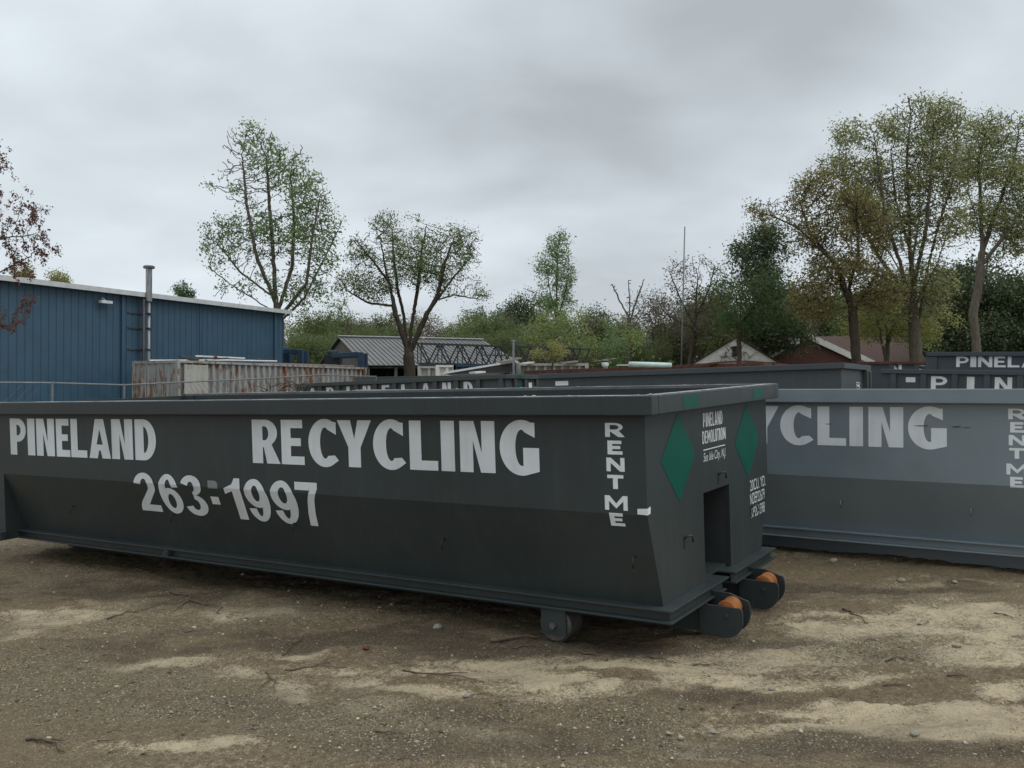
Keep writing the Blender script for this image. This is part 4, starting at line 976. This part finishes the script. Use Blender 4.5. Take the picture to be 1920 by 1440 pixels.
def skeleton_mesh(pos, par, r, sides_big=7):
    n = len(pos); ch = [[] for _ in range(n)]
    for i, p in enumerate(par):
        if p >= 0: ch[p].append(i)
    V = []; Fq = []
    def emit(chain):
        pts = pos[chain]; rs = r[chain].copy(); 
        k = sides_big if rs.max() > .05 else (4 if rs.max() > .02 else 3)
        d = np.gradient(pts, axis=0); d /= np.linalg.norm(d, axis=1, keepdims=True) + 1e-9
        up = np.array([.31, .17, .93]); e = np.cross(d, up); e /= np.linalg.norm(e, axis=1, keepdims=True) + 1e-9; g = np.cross(e, d)
        t = np.arange(k) * 2 * np.pi / k
        ring = pts[:,None,:] + rs[:,None,None] * (e[:,None,:] * np.cos(t)[None,:,None] + g[:,None,:] * np.sin(t)[None,:,None])
        b = sum(len(x) for x in V); V.append(ring.reshape(-1, 3)); m = len(chain)
        i = np.arange(m - 1)[:,None] * k; a = np.arange(k)[None]; a2 = (a + 1) % k
        Fq.append((np.stack([i + a, i + a2, i + k + a2, i + k + a], -1) + b).reshape(-1, 4))
    stack = [(i, [i]) for i in range(n) if par[i] < 0]
    while stack:
        i, chain = stack.pop()
        cur = i
        while ch[cur]:
            cs = sorted(ch[cur], key=lambda c: -r[c]); nxt = cs[0]
            for c in cs[1:]: stack.append((c, [cur, c]))
            chain.append(nxt); cur = nxt
        if len(chain) > 1:
            c = np.array(chain)
            rr = r[c].copy()
            if par[c[0]] >= 0 or r[c[0]] > r[c[1]] * 1.6: 
                rr[0] = min(r[c[0]], r[c[1]] * 1.15)
            sv = r[c[0]]; r[c[0]] = rr[0]; emit(c); r[c[0]] = sv
    return np.concatenate(V), np.concatenate(Fq)
def leaf_cloud(rng, centers, per, spread, size, flat=.0):
    n = len(centers) * per; c = np.repeat(centers, per, 0) + rng.normal(size=(n, 3)) * spread
    a = rng.normal(size=(n, 3)); a[:,2] *= (1 - flat); a /= np.linalg.norm(a, axis=1, keepdims=True); b = rng.normal(size=(n, 3)); b = np.cross(a, b); b /= np.linalg.norm(b, axis=1, keepdims=True)
    s = size * np.exp(rng.normal(0, .3, (n, 1)))
    q = np.stack([c - a*s, c + b*s*.55, c + a*s, c - b*s*.55], 1)
    return q.reshape(-1, 3), np.arange(n * 4).reshape(n, 4)
def tree_data(seed, stems, blobs, n_attr, step, trunk_r, leaf, bark, per=6, spread=.28, size=.10, tip=.012, kill=1.9, trop=(0,0,.10), jitter=.22, leafmax=2.4, flat=0., drop=0., shell=.55, expo=1.95, keep=1.0, clump=.22, gaps=.22):
    """stems: list of 3D polylines; blobs: (centre, radii) ellipsoids of the crown. returns two meshes"""
    rng = np.random.default_rng(seed); nodes = []; par = []; step *= .58; kill *= .9
    for st in stems:
        st = [np.array(p, float) for p in st]
        if nodes:
            P = np.array(nodes); j = int(((P - st[0]) ** 2).sum(1).argmin()); prev = j; start = nodes[j]
        else: nodes.append(st[0]); par.append(-1); prev = 0; start = st[0]
        pts = [start] + st[1:]
        for a, b in zip(pts[:-1], pts[1:]):
            k = max(1, int(np.linalg.norm(b - a) / step))
            for i in range(1, k + 1):
                nodes.append(a + (b - a) * i / k + rng.normal(size=3) * step * .07); par.append(prev); prev = len(nodes) - 1
    vol = np.array([r[0]*r[1]*r[2] for _, r in blobs]); cnt = np.maximum(8, (n_attr * 2.8 * vol ** .8 / (vol ** .8).sum())).astype(int)
    A = []
    for (c, r), k in zip(blobs, cnt):
        u = rng.normal(size=(k, 3)); u /= np.linalg.norm(u, axis=1, keepdims=True); rad = rng.random((k, 1)) ** shell
        A.append(np.array(c) + u * rad * np.array(r))
    A = np.concatenate(A); q = A * (.42 / (step * 4))
    gn = vnoise(q[:,0] + q[:,1]*.6 + seed * 3, q[:,2] - q[:,1]*.6, 8); A = A[gn > np.quantile(gn, gaps)]
    pos, pr = grow(rng, nodes, par, A, step, step * kill, jitter=jitter, trop=trop)
    n = len(pos); R = np.zeros(n); lev = np.zeros(n, int); haschild = np.zeros(n, bool)
    acc = np.zeros(n)
    for i in range(n - 1, -1, -1):
        R[i] = tip if acc[i] == 0 else acc[i] ** (1 / expo)
        if pr[i] >= 0: acc[pr[i]] += R[i] ** expo
    R = tip + (trunk_r - tip) * ((R - tip) / (R.max() - tip)) ** 1.35
    R[0] *= 1.15
    bv, bf = skeleton_mesh(pos, pr, R)
    size *= .62; per = int(per * 2.8 + .5)
    thin = np.nonzero(R < tip * leafmax)[0]; thin = thin[pos[thin, 2] > drop]
    q = pos[thin] * (.55 / (step * 4)); cl = (vnoise(q[:,0] + q[:,2]*.7 + seed, q[:,1] + q[:,2]*.7, 5) + vnoise(q[:,0] - q[:,1]*.5, q[:,2] + seed, 6)) / 2
    if clump: thin = thin[cl > np.quantile(cl, clump)]
    if keep < 1: thin = thin[rng.random(len(thin)) < keep]
    lv, lf = leaf_cloud(rng, pos[thin], per, spread, size, flat)
    return (bv, bf, bark), (lv, lf, leaf)
def plant(name, label, cat, base, data, group=None, names=('trunk', 'crown')):
    T = empty(name, base); tag(T, label, cat, group)
    for nm, (v, f, m) in zip(names, data):
        if len(v): link(nm, np_mesh(nm, v, f, m, nm == 'trunk'), T)
    return T
def copy_tree(T, loc, rz, s, label, group):
    r = T.copy(); COL.objects.link(r); r.location = loc; r.rotation_euler = (0, 0, rz); r.scale = (s[0], s[0], s[1]); r['label'] = label; r['group'] = group
    for ch in T.children:
        c = ch.copy(); COL.objects.link(c); c.parent = r
    return r
def photo_tree(name, label, D, base_px, stems_px, blobs_px, seed, group=None, **kw):
    """stems and crown outlines measured on the photograph at distance D, given real depth"""
    b = at(base_px, 700, D); b.z = gz(b.x, D) - .05; rr = random.Random(seed * 7 + 1)
    loc = lambda px, py, dy=0.: tuple(at(px, py, D + dy) - b)
    st = []
    for s in stems_px:
        q = []
        for i, p in enumerate(s):
            if p == 'base': q.append((0, 0, 0)); continue
            dy = p[2] if len(p) > 2 else 0.
            q.append(loc(p[0], p[1], dy))
        st.append(q)
    k = D / F_PX; bl = []
    for c in blobs_px:
        px, py, rx, ry = c[:4]; dy = c[4] if len(c) > 4 else 0.; rd = c[5] if len(c) > 5 else rx
        bl.append((loc(px, py, dy), (rx * k, rd * k, ry * k)))
    return plant(name, label, 'tree', b, tree_data(seed, st, bl, **kw), group)
GT = 'trees standing round the yard'
# tall sparse tree behind the blue building's end
photo_tree('tall_tree', 'tall sparse green tree with many upright limbs behind the blue building\'s right end', 62, 525,
    [['base', (522, 600), (517, 560), (512, 470, .3), (505, 380, .5), (500, 300, .5)], [(520, 590), (548, 500, 1), (552, 420, 1.5), (545, 330, 1)], [(518, 575), (480, 480, -1), (462, 380, -1.5), (455, 300, -1.2)],
     [(521, 598), (575, 530, -.8), (585, 450, -1.5), (600, 370, -1.5)], [(516, 560), (450, 510, 1.2), (410, 460, 1.5)], [(520, 585), (450, 545, -1), (395, 505, -1)], [(523, 610), (570, 560, 1), (600, 500, 1.5), (635, 430, 1)]],
    [(470, 285, 62, 62), (520, 300, 55, 60), (545, 370, 80, 85), (460, 380, 75, 75), (425, 440, 60, 62), (590, 420, 58, 78), (520, 450, 90, 70), (405, 500, 42, 45), (600, 500, 38, 55), (455, 545, 60, 38), (560, 540, 60, 45)],
    101, n_attr=1500, step=.42, trunk_r=.40, leaf=M['leaf_fresh'], bark=M['bark_grey'], per=6, spread=.24, size=.13, tip=.024, kill=1.6, leafmax=1.7, keep=.40, clump=.34, expo=1.85, jitter=.28)
# broad vase shaped tree in front of the shed
photo_tree('forked_tree', 'broad vase shaped tree with dark forked limbs in front of the metal roofed shed', 50, 768,
    [['base', (768, 690), (766, 660)], [(766, 660), (742, 590, -.4), (730, 530, -.6), (700, 490, -.8), (668, 452, -1)], [(766, 655), (757, 590, .6), (745, 540, .8), (738, 480, 1), (735, 430, .8)], [(767, 662), (775, 590, .3), (785, 530, .8), (790, 470, 1), (800, 420, .6)],
     [(770, 668), (800, 590, -.3), (822, 550, -.5), (835, 490, -.9), (850, 450, -1)], [(812, 565), (850, 553, .4), (895, 560, .8)], [(735, 575), (690, 568, .3), (650, 545, .6)], [(748, 560), (722, 500, -1), (712, 440, -1.2)], [(800, 590), (850, 520, .8), (885, 480, 1)]],
    [(725, 425, 36, 30), (770, 425, 42, 32), (745, 470, 55, 40), (815, 455, 36, 34), (860, 460, 48, 42), (885, 505, 34, 40), (850, 520, 50, 36), (680, 470, 38, 38), (660, 530, 38, 24), (700, 540, 40, 30), (900, 555, 28, 14), (790, 500, 60, 40)],
    102, n_attr=2300, step=.26, trunk_r=.32, leaf=M['leaf_grey'], bark=M['bark_dark'], per=6, spread=.17, size=.075, tip=.015, expo=1.9, kill=1.6, leafmax=2.0, keep=.50, clump=.2, trop=(0,0,.03))
# slim tree
photo_tree('slim_tree', 'slim upright tree alone above the wood right of centre', 95, 1040, [['base', (1044, 640), (1043, 560), (1045, 480)], [(1043, 600), (1030, 540), (1025, 500)], [(1043, 610), (1062, 540), (1066, 500)]],
    [(1050, 465, 28, 34), (1042, 510, 44, 46), (1040, 560, 42, 34), (1055, 520, 32, 50)], 103, n_attr=800, step=.42, trunk_r=.22, leaf=M['leaf_grey'], bark=M['bark_grey'], per=7, spread=.3, size=.14, tip=.018, kill=1.6, keep=.9)
# red budded maple at the left edge
photo_tree('red_maple', 'red budded maple reaching into the left edge before the blue building', 17, -210, [['base', (-205, 640), (-195, 540)], [(-200, 560), (-120, 500, -.3), (-30, 450, -.4), (60, 440, -.4)], [(-200, 590), (-110, 560, .4), (-20, 520, .5), (60, 480, .5)], [(-195, 540), (-130, 440), (-70, 360), (-20, 290)], [(-200, 610), (-90, 600, -.3), (30, 612, -.4)], [(-195, 540), (-240, 420), (-260, 320)]],
    [(-10, 320, 40, 80), (40, 410, 55, 60), (70, 465, 42, 34), (20, 500, 60, 34), (0, 600, 55, 30), (-90, 400, 100, 110), (-220, 380, 120, 130), (-300, 480, 110, 100), (60, 560, 30, 22)],
    104, n_attr=1500, step=.125, trunk_r=.13, leaf=M['leaf_red'], bark=M['bark_brown'], per=5, spread=.035, size=.036, tip=.0045, kill=1.7, leafmax=1.5, keep=.75, gaps=.04, clump=.12, trop=(0,0,.05))
# small bare tree and the bare twiggy one beside the mast
photo_tree('bare_tree', 'small dead bare tree with upright limbs above the wood, left of the mast', 70, 1175, [['base', (1178, 640), (1180, 600)], [(1180, 600), (1160, 560), (1145, 528)], [(1180, 600), (1180, 555), (1178, 520)], [(1180, 605), (1195, 560), (1212, 512)], [(1185, 590), (1188, 555)]],
    [(1150, 545, 14, 20), (1180, 545, 12, 26), (1200, 540, 18, 26), (1125, 600, 16, 30)], 105, n_attr=90, step=.4, trunk_r=.17, leaf=M['leaf_wood_b'], bark=M['bark_grey'], per=1, spread=.1, size=.08, tip=.028, kill=1.6, keep=.1)
photo_tree('twiggy_tree', 'half bare brown twigged tree round the tall mast', 66, 1285, [['base', (1300, 640), (1303, 590), (1308, 520)], [(1302, 610), (1275, 560), (1255, 510)], [(1302, 600), (1330, 540), (1340, 500)], [(1300, 620), (1250, 590), (1230, 560)]],
    [(1260, 530, 38, 45), (1310, 510, 46, 42), (1290, 560, 60, 42), (1340, 540, 30, 44), (1250, 590, 36, 34), (1300, 610, 60, 34)], 106, n_attr=1500, step=.34, trunk_r=.24, leaf=M['leaf_wood_b'], bark=M['bark_brown'], per=3, spread=.25, size=.10, tip=.017, kill=1.6, keep=.55)
# yellow green tree behind the yard
photo_tree('spring_tree', 'yellow green leafy tree with spreading bare lower branches, behind the dirty white box', 52, 1095, [['base', (1095, 680), (1075, 630), (1058, 590)], [(1097, 690), (1110, 640), (1105, 590)], [(1097, 690), (1140, 650), (1165, 610)], [(1096, 685), (1050, 655), (1010, 620)], [(1097, 690), (1180, 655), (1205, 625)]],
    [(1040, 605, 46, 34), (1095, 610, 40, 34), (1150, 625, 45, 34), (1010, 630, 34, 24), (1190, 640, 28, 24), (1080, 645, 60, 24)], 107, n_attr=1100, step=.28, trunk_r=.13, leaf=M['leaf_yellow'], bark=M['bark_grey'], per=6, spread=.2, size=.085, tip=.011, kill=1.7, keep=.7)
photo_tree('sapling', 'small olive leaved sapling in front of the dirty white box', 35, 1035, [['base', (1036, 680), (1034, 655)]], [(1030, 655, 28, 15), (1045, 662, 26, 14), (1012, 662, 16, 12)], 108, n_attr=420, step=.12, trunk_r=.04, leaf=M['leaf_olive'], bark=M['bark_brown'], per=6, spread=.09, size=.045, tip=.007, kill=1.6, keep=.9)
# right hand group
photo_tree('pine_tree', 'dark pine with a brushy top between the mast and the leaning oak', 64, 1435, [['base', (1432, 640), (1436, 540), (1440, 445)]],
    [(1430, 445, 40, 26), (1400, 475, 34, 26), (1460, 480, 40, 30), (1430, 520, 56, 34), (1425, 560, 62, 36), (1450, 600, 70, 34), (1470, 635, 60, 26), (1410, 610, 52, 28)], 109, n_attr=1700, step=.34, trunk_r=.28, leaf=M['leaf_pine'], bark=M['bark_dark'], per=10, spread=.32, size=.13, tip=.018, kill=1.6, shell=.45)
photo_tree('bright_tree', 'brighter green bushy tree in front of the dark pine', 58, 1385, [['base', (1385, 640), (1390, 560)], [(1386, 620), (1350, 560)], [(1388, 610), (1425, 560)]],
    [(1362, 535, 30, 36), (1400, 560, 46, 44), (1440, 525, 34, 34), (1375, 595, 52, 34), (1425, 600, 42, 34), (1480, 590, 40, 24)], 110, n_attr=1000, step=.34, trunk_r=.18, leaf=M['leaf_bright'], bark=M['bark_brown'], per=7, spread=.32, size=.11, tip=.015, kill=1.7, keep=.7)
photo_tree('leaning_oak', 'olive oak with crooked limbs leaning out to the left in the right-hand group', 50, 1605, [['base', (1606, 680), (1600, 600), (1590, 520)], [(1598, 580), (1570, 500, -.5), (1540, 470, -1), (1500, 430, -1.3), (1450, 405, -1.2), (1410, 398, -1)], [(1592, 540), (1610, 470), (1605, 400)], [(1560, 485), (1520, 440, .8), (1500, 380, 1)], [(1598, 590), (1640, 520, .5), (1660, 460, .5)]],
    [(1430, 395, 34, 26), (1480, 395, 46, 36), (1535, 350, 46, 34), (1590, 390, 60, 44), (1540, 440, 62, 36), (1620, 430, 50, 42), (1580, 500, 70, 40), (1520, 560, 50, 50), (1640, 540, 60, 50)],
    111, n_attr=2000, step=.30, trunk_r=.26, leaf=M['leaf_olive'], bark=M['bark_dark'], per=5, spread=.22, size=.095, tip=.020, expo=1.85, kill=1.5, leafmax=1.8, keep=.66, jitter=.34, clump=.22, gaps=.12)
photo_tree('big_tree', 'tallest many stemmed tree with pale green leaves in the right-hand group', 54, 1720, [['base', (1716, 640), (1712, 540), (1706, 460), (1704, 380), (1700, 300), (1705, 240)], [(1714, 600), (1690, 500, -.8), (1660, 410, -1.2), (1650, 330, -1.2), (1640, 260)], [(1716, 640), (1740, 500, .8), (1760, 420, 1.2), (1790, 330, 1.2), (1795, 260)], [(1712, 540), (1735, 440, -1), (1745, 340, -1.2), (1750, 240)], [(1700, 560), (1640, 470, 1), (1600, 380, 1.2), (1575, 300, 1)], [(1706, 470), (1680, 380, .8), (1670, 280, .8)], [(1714, 580), (1755, 500, -1.4), (1775, 440, -2), (1800, 390, -2.4)], [(1712, 560), (1672, 480, 1.6), (1630, 430, 2.2), (1610, 360, 2.6)], [(1708, 500), (1725, 400, 1.5), (1722, 320, 2), (1735, 260, 2)], [(1700, 560), (1655, 520, -1.5), (1600, 470, -2), (1560, 420, -2)]],
    [(1720, 225, 62, 46), (1780, 225, 42, 42), (1665, 255, 40, 42), (1590, 265, 40, 46), (1565, 310, 42, 40), (1640, 330, 66, 50), (1720, 310, 72, 62), (1790, 320, 46, 66), (1600, 400, 60, 50), (1700, 420, 80, 60), (1780, 430, 40, 50), (1740, 540, 60, 60), (1670, 560, 50, 50)],
    112, n_attr=3600, step=.33, trunk_r=.38, leaf=M['leaf_tan'], bark=M['bark_grey'], per=5, spread=.24, size=.105, tip=.023, expo=1.85, kill=1.5, leafmax=1.8, keep=.66, clump=.22, gaps=.10, jitter=.3)
photo_tree('edge_tree', 'tall tree with a pale crooked trunk at the right edge of the photo', 46, 1835, [['base', (1830, 640), (1824, 590), (1836, 530), (1842, 460), (1838, 380), (1835, 300), (1850, 240)], [(1842, 470), (1870, 390, .5), (1900, 310, .6), (1910, 250)], [(1840, 440), (1815, 360, -.6), (1815, 280, -.6)], [(1842, 500), (1900, 420, -.8), (1940, 340, -.8)]],
    [(1850, 250, 50, 44), (1905, 255, 44, 44), (1825, 310, 38, 50), (1880, 340, 60, 60), (1940, 330, 50, 80), (1850, 410, 44, 44), (1920, 430, 60, 54)],
    113, n_attr=2500, step=.27, trunk_r=.22, leaf=M['leaf_tan'], bark=M['bark_grey'], per=5, spread=.2, size=.085, tip=.019, expo=1.85, kill=1.5, leafmax=1.8, keep=.66, clump=.22, gaps=.10, jitter=.3)
photo_tree('twin_oak', 'olive leaved tree with two slim pale stems before the brown roof', 56, 1660, [['base', (1664, 640), (1655, 560)], [(1662, 690), (1650, 620, -1), (1630, 550, -1)], [(1660, 640), (1690, 570, .8)]],
    [(1640, 560, 50, 46), (1690, 580, 44, 44), (1620, 610, 44, 34), (1760, 610, 44, 44), (1710, 620, 50, 30)], 114, n_attr=1100, step=.30, trunk_r=.20, leaf=M['leaf_olive'], bark=M['bark_grey'], per=6, spread=.24, size=.10, tip=.013, kill=1.6, keep=.8)
photo_tree('evergreen_tree', 'dense black green evergreen at the right edge behind the pale crooked trunk', 66, 1850, [['base', (1850, 620), (1850, 500)]], [(1800, 560, 60, 60), (1860, 540, 70, 60), (1930, 560, 70, 70), (1830, 630, 80, 44), (1920, 640, 80, 40), (1770, 640, 40, 36)], 115, n_attr=1700, step=.42, trunk_r=.3, leaf=M['leaf_pine'], bark=M['bark_dark'], per=11, spread=.4, size=.16, tip=.02, kill=1.6, shell=.4)
# small tops behind the blue building
photo_tree('spruce_tree', 'small dark ragged conifer top poking over the blue roof', 62, 342, [['base', (343, 560), (345, 520)], [(345, 548), (325, 540)], [(345, 552), (362, 545)]], [(348, 528, 8, 14), (333, 542, 14, 7), (356, 543, 12, 8), (343, 555, 24, 10)], 116, n_attr=260, step=.22, trunk_r=.12, leaf=M['leaf_pine'], bark=M['bark_dark'], per=8, spread=.14, size=.09, tip=.015, kill=1.5)
photo_tree('round_tree', 'small round olive crown just over the blue roof, right of the red maple', 70, 112, [['base', (112, 560), (112, 530)]], [(112, 524, 28, 18), (98, 530, 18, 12)], 117, n_attr=350, step=.3, trunk_r=.12, leaf=M['leaf_olive'], bark=M['bark_brown'], per=8, spread=.22, size=.11, tip=.015, kill=1.6)
photo_tree('round_tree', 'small olive crown over the blue roof behind the red maple branches', 70, 40, [['base', (40, 560), (40, 525)]], [(40, 512, 26, 16), (30, 520, 24, 14)], 118, n_attr=300, step=.3, trunk_r=.12, leaf=M['leaf_olive'], bark=M['bark_brown'], per=8, spread=.22, size=.11, tip=.015, kill=1.6)

# the wood behind: every tree its own, built from a few grown kinds
def wood():
    rng = random.Random(11)
    def kind(seed, h, w, leaf, bark, per, size, keep, shell=.5, n=620, low=.18):
        bl = [((0, 0, h*.62), (w, w, h*.36)), ((w*.5, .3, h*.5), (w*.7, w*.7, h*.26)), ((-w*.5, -.3, h*.45), (w*.7, w*.7, h*.28)), ((0, 0, h*low*1.6), (w*.9, w*.9, h*.16))]
        return tree_data(seed, [[(0,0,0), (.1,0,h*.35), (0,.1,h*.6)]], bl, n, h*.042, .14, leaf, bark, per=per, spread=h*.034, size=size, tip=.016, kill=1.55, shell=shell, keep=keep)
    kinds = [
        (kind(201, 9.5, 2.6, M['leaf_wood'], M['bark_brown'], 9, .135, .9), 'rounded green tree in the wood behind the yard'),
        (kind(202, 8.5, 2.8, M['leaf_fresh'], M['bark_brown'], 9, .13, .85), 'fresh green tree in the wood behind the yard'),
        (kind(203, 9.0, 2.7, M['leaf_wood_b'], M['bark_brown'], 5, .12, .8), 'half bare brownish tree in the wood behind the yard'),
        (kind(204, 10.0, 2.0, M['leaf_wood'], M['bark_grey'], 6, .13, .8), 'slender green tree in the wood behind the yard'),
        (kind(205, 7.5, 2.8, M['leaf_yellow'], M['bark_grey'], 7, .12, .8), 'yellow green tree in the wood behind the yard'),
        (kind(206, 10.5, 2.1, M['leaf_pine'], M['bark_dark'], 11, .15, .95, .4), 'dark pine in the wood behind the yard')]
    first = {}
    spots = []
    # px, top row, distance, kind
    for i in range(26): spots.append((545 + i * 29 + rng.uniform(-10, 10), rng.uniform(578, 606), rng.uniform(92, 104), rng.choice([0, 0, 1, 2, 3, 0, 4])))
    for i in range(24): spots.append((550 + i * 31 + rng.uniform(-12, 12), rng.uniform(600, 632), rng.uniform(76, 86), rng.choice([0, 1, 2, 2, 0, 3])))
    for px, py, D, k in ((905, 572, 108, 5), (962, 552, 110, 5), (985, 543, 110, 5), (940, 575, 106, 5), (880, 572, 104, 3), (1110, 570, 100, 5), (1030, 575, 100, 1), (640, 560, 100, 1), (590, 575, 90, 0), (1225, 540, 86, 2), (1250, 560, 84, 2), (1355, 560, 82, 2)): spots.append((px, py, D, k))
    for i in range(17): spots.append((1310 + i * 40 + rng.uniform(-12, 12), rng.uniform(520, 580), rng.uniform(78, 92), rng.choice([0, 2, 5, 0, 2, 5])))
    for i in range(14): spots.append((1300 + i * 48 + rng.uniform(-12, 12), rng.uniform(590, 630), rng.uniform(70, 76), rng.choice([0, 2, 5, 5])))
    for i in range(8): spots.append((1935 + i * 60, rng.uniform(500, 600), rng.uniform(60, 90), rng.choice([0, 2, 5])))
    for i in range(22): spots.append((1440 + i * 27 + rng.uniform(-14, 14), rng.uniform(500, 570), rng.uniform(80, 96), rng.choice([0, 0, 2, 1, 5])))
    spots = [s for s in spots if not (1290 < s[0] < 1470 and s[2] < 75) and not (1440 < s[0] < 1740 and s[2] < 79)]
    hs = [9.5*.98, 8.5*.98, 9.0*.98, 9.8, 7.5*.98, 10.3]
    for px, py, D, k in spots:
        p = at(px, py, D); g = gz(p.x, D); H = p.z - g; s = H / hs[k]
        loc = Vector((p.x, D, g - .05)); rz = rng.uniform(0, 6.28); w = (s * rng.uniform(.95, 1.2) if k != 5 else s)
        nm = {5: 'pine_tree'}.get(k, 'woodland_tree')
        if k not in first:
            T = plant(nm, kinds[k][1], 'tree', loc, kinds[k][0], 'trees of the wood behind the yard'); first[k] = T
            T.rotation_euler = (0, 0, rz); T.scale = (w, w, s)
        else: copy_tree(first[k], loc, rz, (w, s), kinds[k][1], 'trees of the wood behind the yard')
wood()
def undergrowth():
    rng = np.random.default_rng(44); n = 26000
    px = rng.uniform(380, 2250, n); D = rng.uniform(72, 118, n); x = (px - 960) / F_PX * D; h = np.abs(rng.normal(0, 1.1, n)) + .1
    c = np.stack([x, D, ground_z(x, D) + h], -1)
    v, f = leaf_cloud(rng, c, 1, .2, .22)
    o = link('undergrowth', np_mesh('undergrowth', v, f, M['leaf_wood'])); tag(o, 'tangled undergrowth at the foot of the wood', 'undergrowth', kind='stuff')
undergrowth()

# ------------------------------------------------------------------ twigs and stones on the dirt
def pix_ground(px, py):
    d = at(px, py, 1.0) - Vector((0, 0, CAMZ)); D = CAMZ / max(1e-4, -(d.z - GB * d.x - GC)); 
    for _ in range(3):
        x = d.x * D; D = (CAMZ - relief(np.array([x]), np.array([D]))[0]) / (-(d.z - GB * d.x - GC))
    return Vector((d.x * D, D, surf(d.x * D, D)))
def twig(x0, y0, x1, y1, r, label, seed, fork=True):
    r *= .68; a = pix_ground(x0, y0); b = pix_ground(x1, y1); rr = random.Random(seed); L = (b - a).length; m = MB(); pts = []
    side = Vector((-(b - a).y, (b - a).x, 0)).normalized()
    n = 7
    for i in range(n + 1):
        t = i / n; p = a.lerp(b, t) + side * (math.sin(t * 3.1) * L * rr.uniform(-.06, .10)); p.z = surf(p.x, p.y) + r * .9 + (.006 * math.sin(t*3.14)); pts.append(p)
    m.tube(pts, [r * (1 - .6 * i / n) for i in range(n + 1)], 6)
    if fork:
        p = pts[3]; q = p + (b - a) * .22 + side * L * rr.choice((-.22, .22)); q.z = surf(q.x, q.y) + r * .8; m.tube([p, (p + q) / 2 + Vector((0,0,.004)), q], [r*.6, r*.5, r*.25], 5)
    thing_mesh(m, 'twig', M['twig'], label, 'twig', 'twigs scattered on the dirt', smooth=True)
TW = [(318,1111,430,1155,.011,'longest straight twig on the dirt left of centre'),(200,1162,290,1140,.008,'thin crooked twig left of the longest straight twig'),(530,1230,566,1202,.009,'short curved twig near the middle of the foreground'),
 (498,1262,514,1300,.009,'upright looking twig stub on a pale sand patch'),(535,1258,650,1253,.007,'thin pale twig lying right of the sand patch'),(755,1258,905,1280,.009,'long dark twig on the sand in front of the container'),(50,1390,120,1405,.014,'thick dark stick in the bottom left corner'),
 (1084,1223,1130,1232,.010,'dark twig just right of the steel wheel'),(1250,1208,1306,1195,.009,'pale twig under the near roller nose'),(1580,1146,1628,1170,.010,'forked twig on the dirt right of the rollers'),(1215,1232,1268,1245,.008,'thin twig below the near roller nose'),
 (920,1205,1015,1198,.022,'thick bark strip left of the steel wheel'),(960,1216,1020,1214,.008,'straight pale twig below the bark strip'),(1375,1328,1390,1310,.009,'small bent twig at the centre right foreground'),(1660,1242,1715,1240,.010,'dark twig lying on the gravel at right'),
 (1776,1268,1815,1272,.010,'short dark twig at the far right of the gravel'),(1655,1287,1705,1286,.008,'thin twig edging the pale sand at right'),(1300,1249,1345,1248,.007,'short twig beside the damp hollow below the roller nose'),(700,1372,760,1378,.008,'dark twig at the bottom centre'),(1864,1150,1900,1160,.007,'thin twig near the right edge of the photo')]
for i, t in enumerate(TW): twig(*t[:5], t[5], 50 + i)
rr = random.Random(77)
for i in range(26):
    x = rr.uniform(40, 1900); y = rr.uniform(1180, 1430); l = rr.uniform(12, 38)
    twig(x, y, x + l, y + rr.uniform(-6, 6), rr.uniform(.003, .006), 'one of the tiny dry twigs strewn over the dirt', 200 + i, False)
def stone(px, py, r, mat, label, seed, group=None):
    p = pix_ground(px, py); bm = bmesh.new(); bmesh.ops.create_icosphere(bm, subdivisions=2, radius=r); q = random.Random(seed)
    k = [Vector((q.uniform(-1,1), q.uniform(-1,1), q.uniform(-1,1))).normalized() for _ in range(7)]
    for v in bm.verts:
        d = v.co.normalized(); c = min(1.0 / max(.35, d.dot(n)) * .78 for n in k if d.dot(n) > .1) if any(d.dot(n) > .1 for n in k) else 1
        v.co *= min(1, c); v.co.x *= 1.2; v.co.z *= .75
    me = bpy.data.meshes.new('stone'); bm.to_mesh(me); bm.free(); me.materials.append(mat); o = bpy.data.objects.new('stone', me); COL.objects.link(o); o.location = p + Vector((0, 0, r * .35)); o.rotation_euler = (0, 0, q.uniform(0, 6)); tag(o, label, 'stone', group)
stone(687, 1217, .022, M['red_stone'], 'small red brick fragment on the dirt in the middle foreground', 1)
for i, (x, y, r, lb) in enumerate([(820,1178,.03,'pale stone at the edge of the front container\'s shadow'),(1562,1054,.035,'pale stone before the light container'),(1715,1378,.020,'round stone in the bottom right sand'),(735,1135,.02,'small stone in the shade under the front container'),(875,1307,.022,'angular pale stone on the sand left of the wheel ruts'),(1335,1374,.018,'pale pebble at the bottom centre right'),(1448,1294,.018,'whitish pebble in the damp hollow'),(1690,1090,.03,'flat brown stone left of the right edge'),(1790,1093,.02,'small dark stone near the light container\'s sill')]):
    stone(x, y, r, M['stone'], lb, 10 + i, 'stones on the dirt')
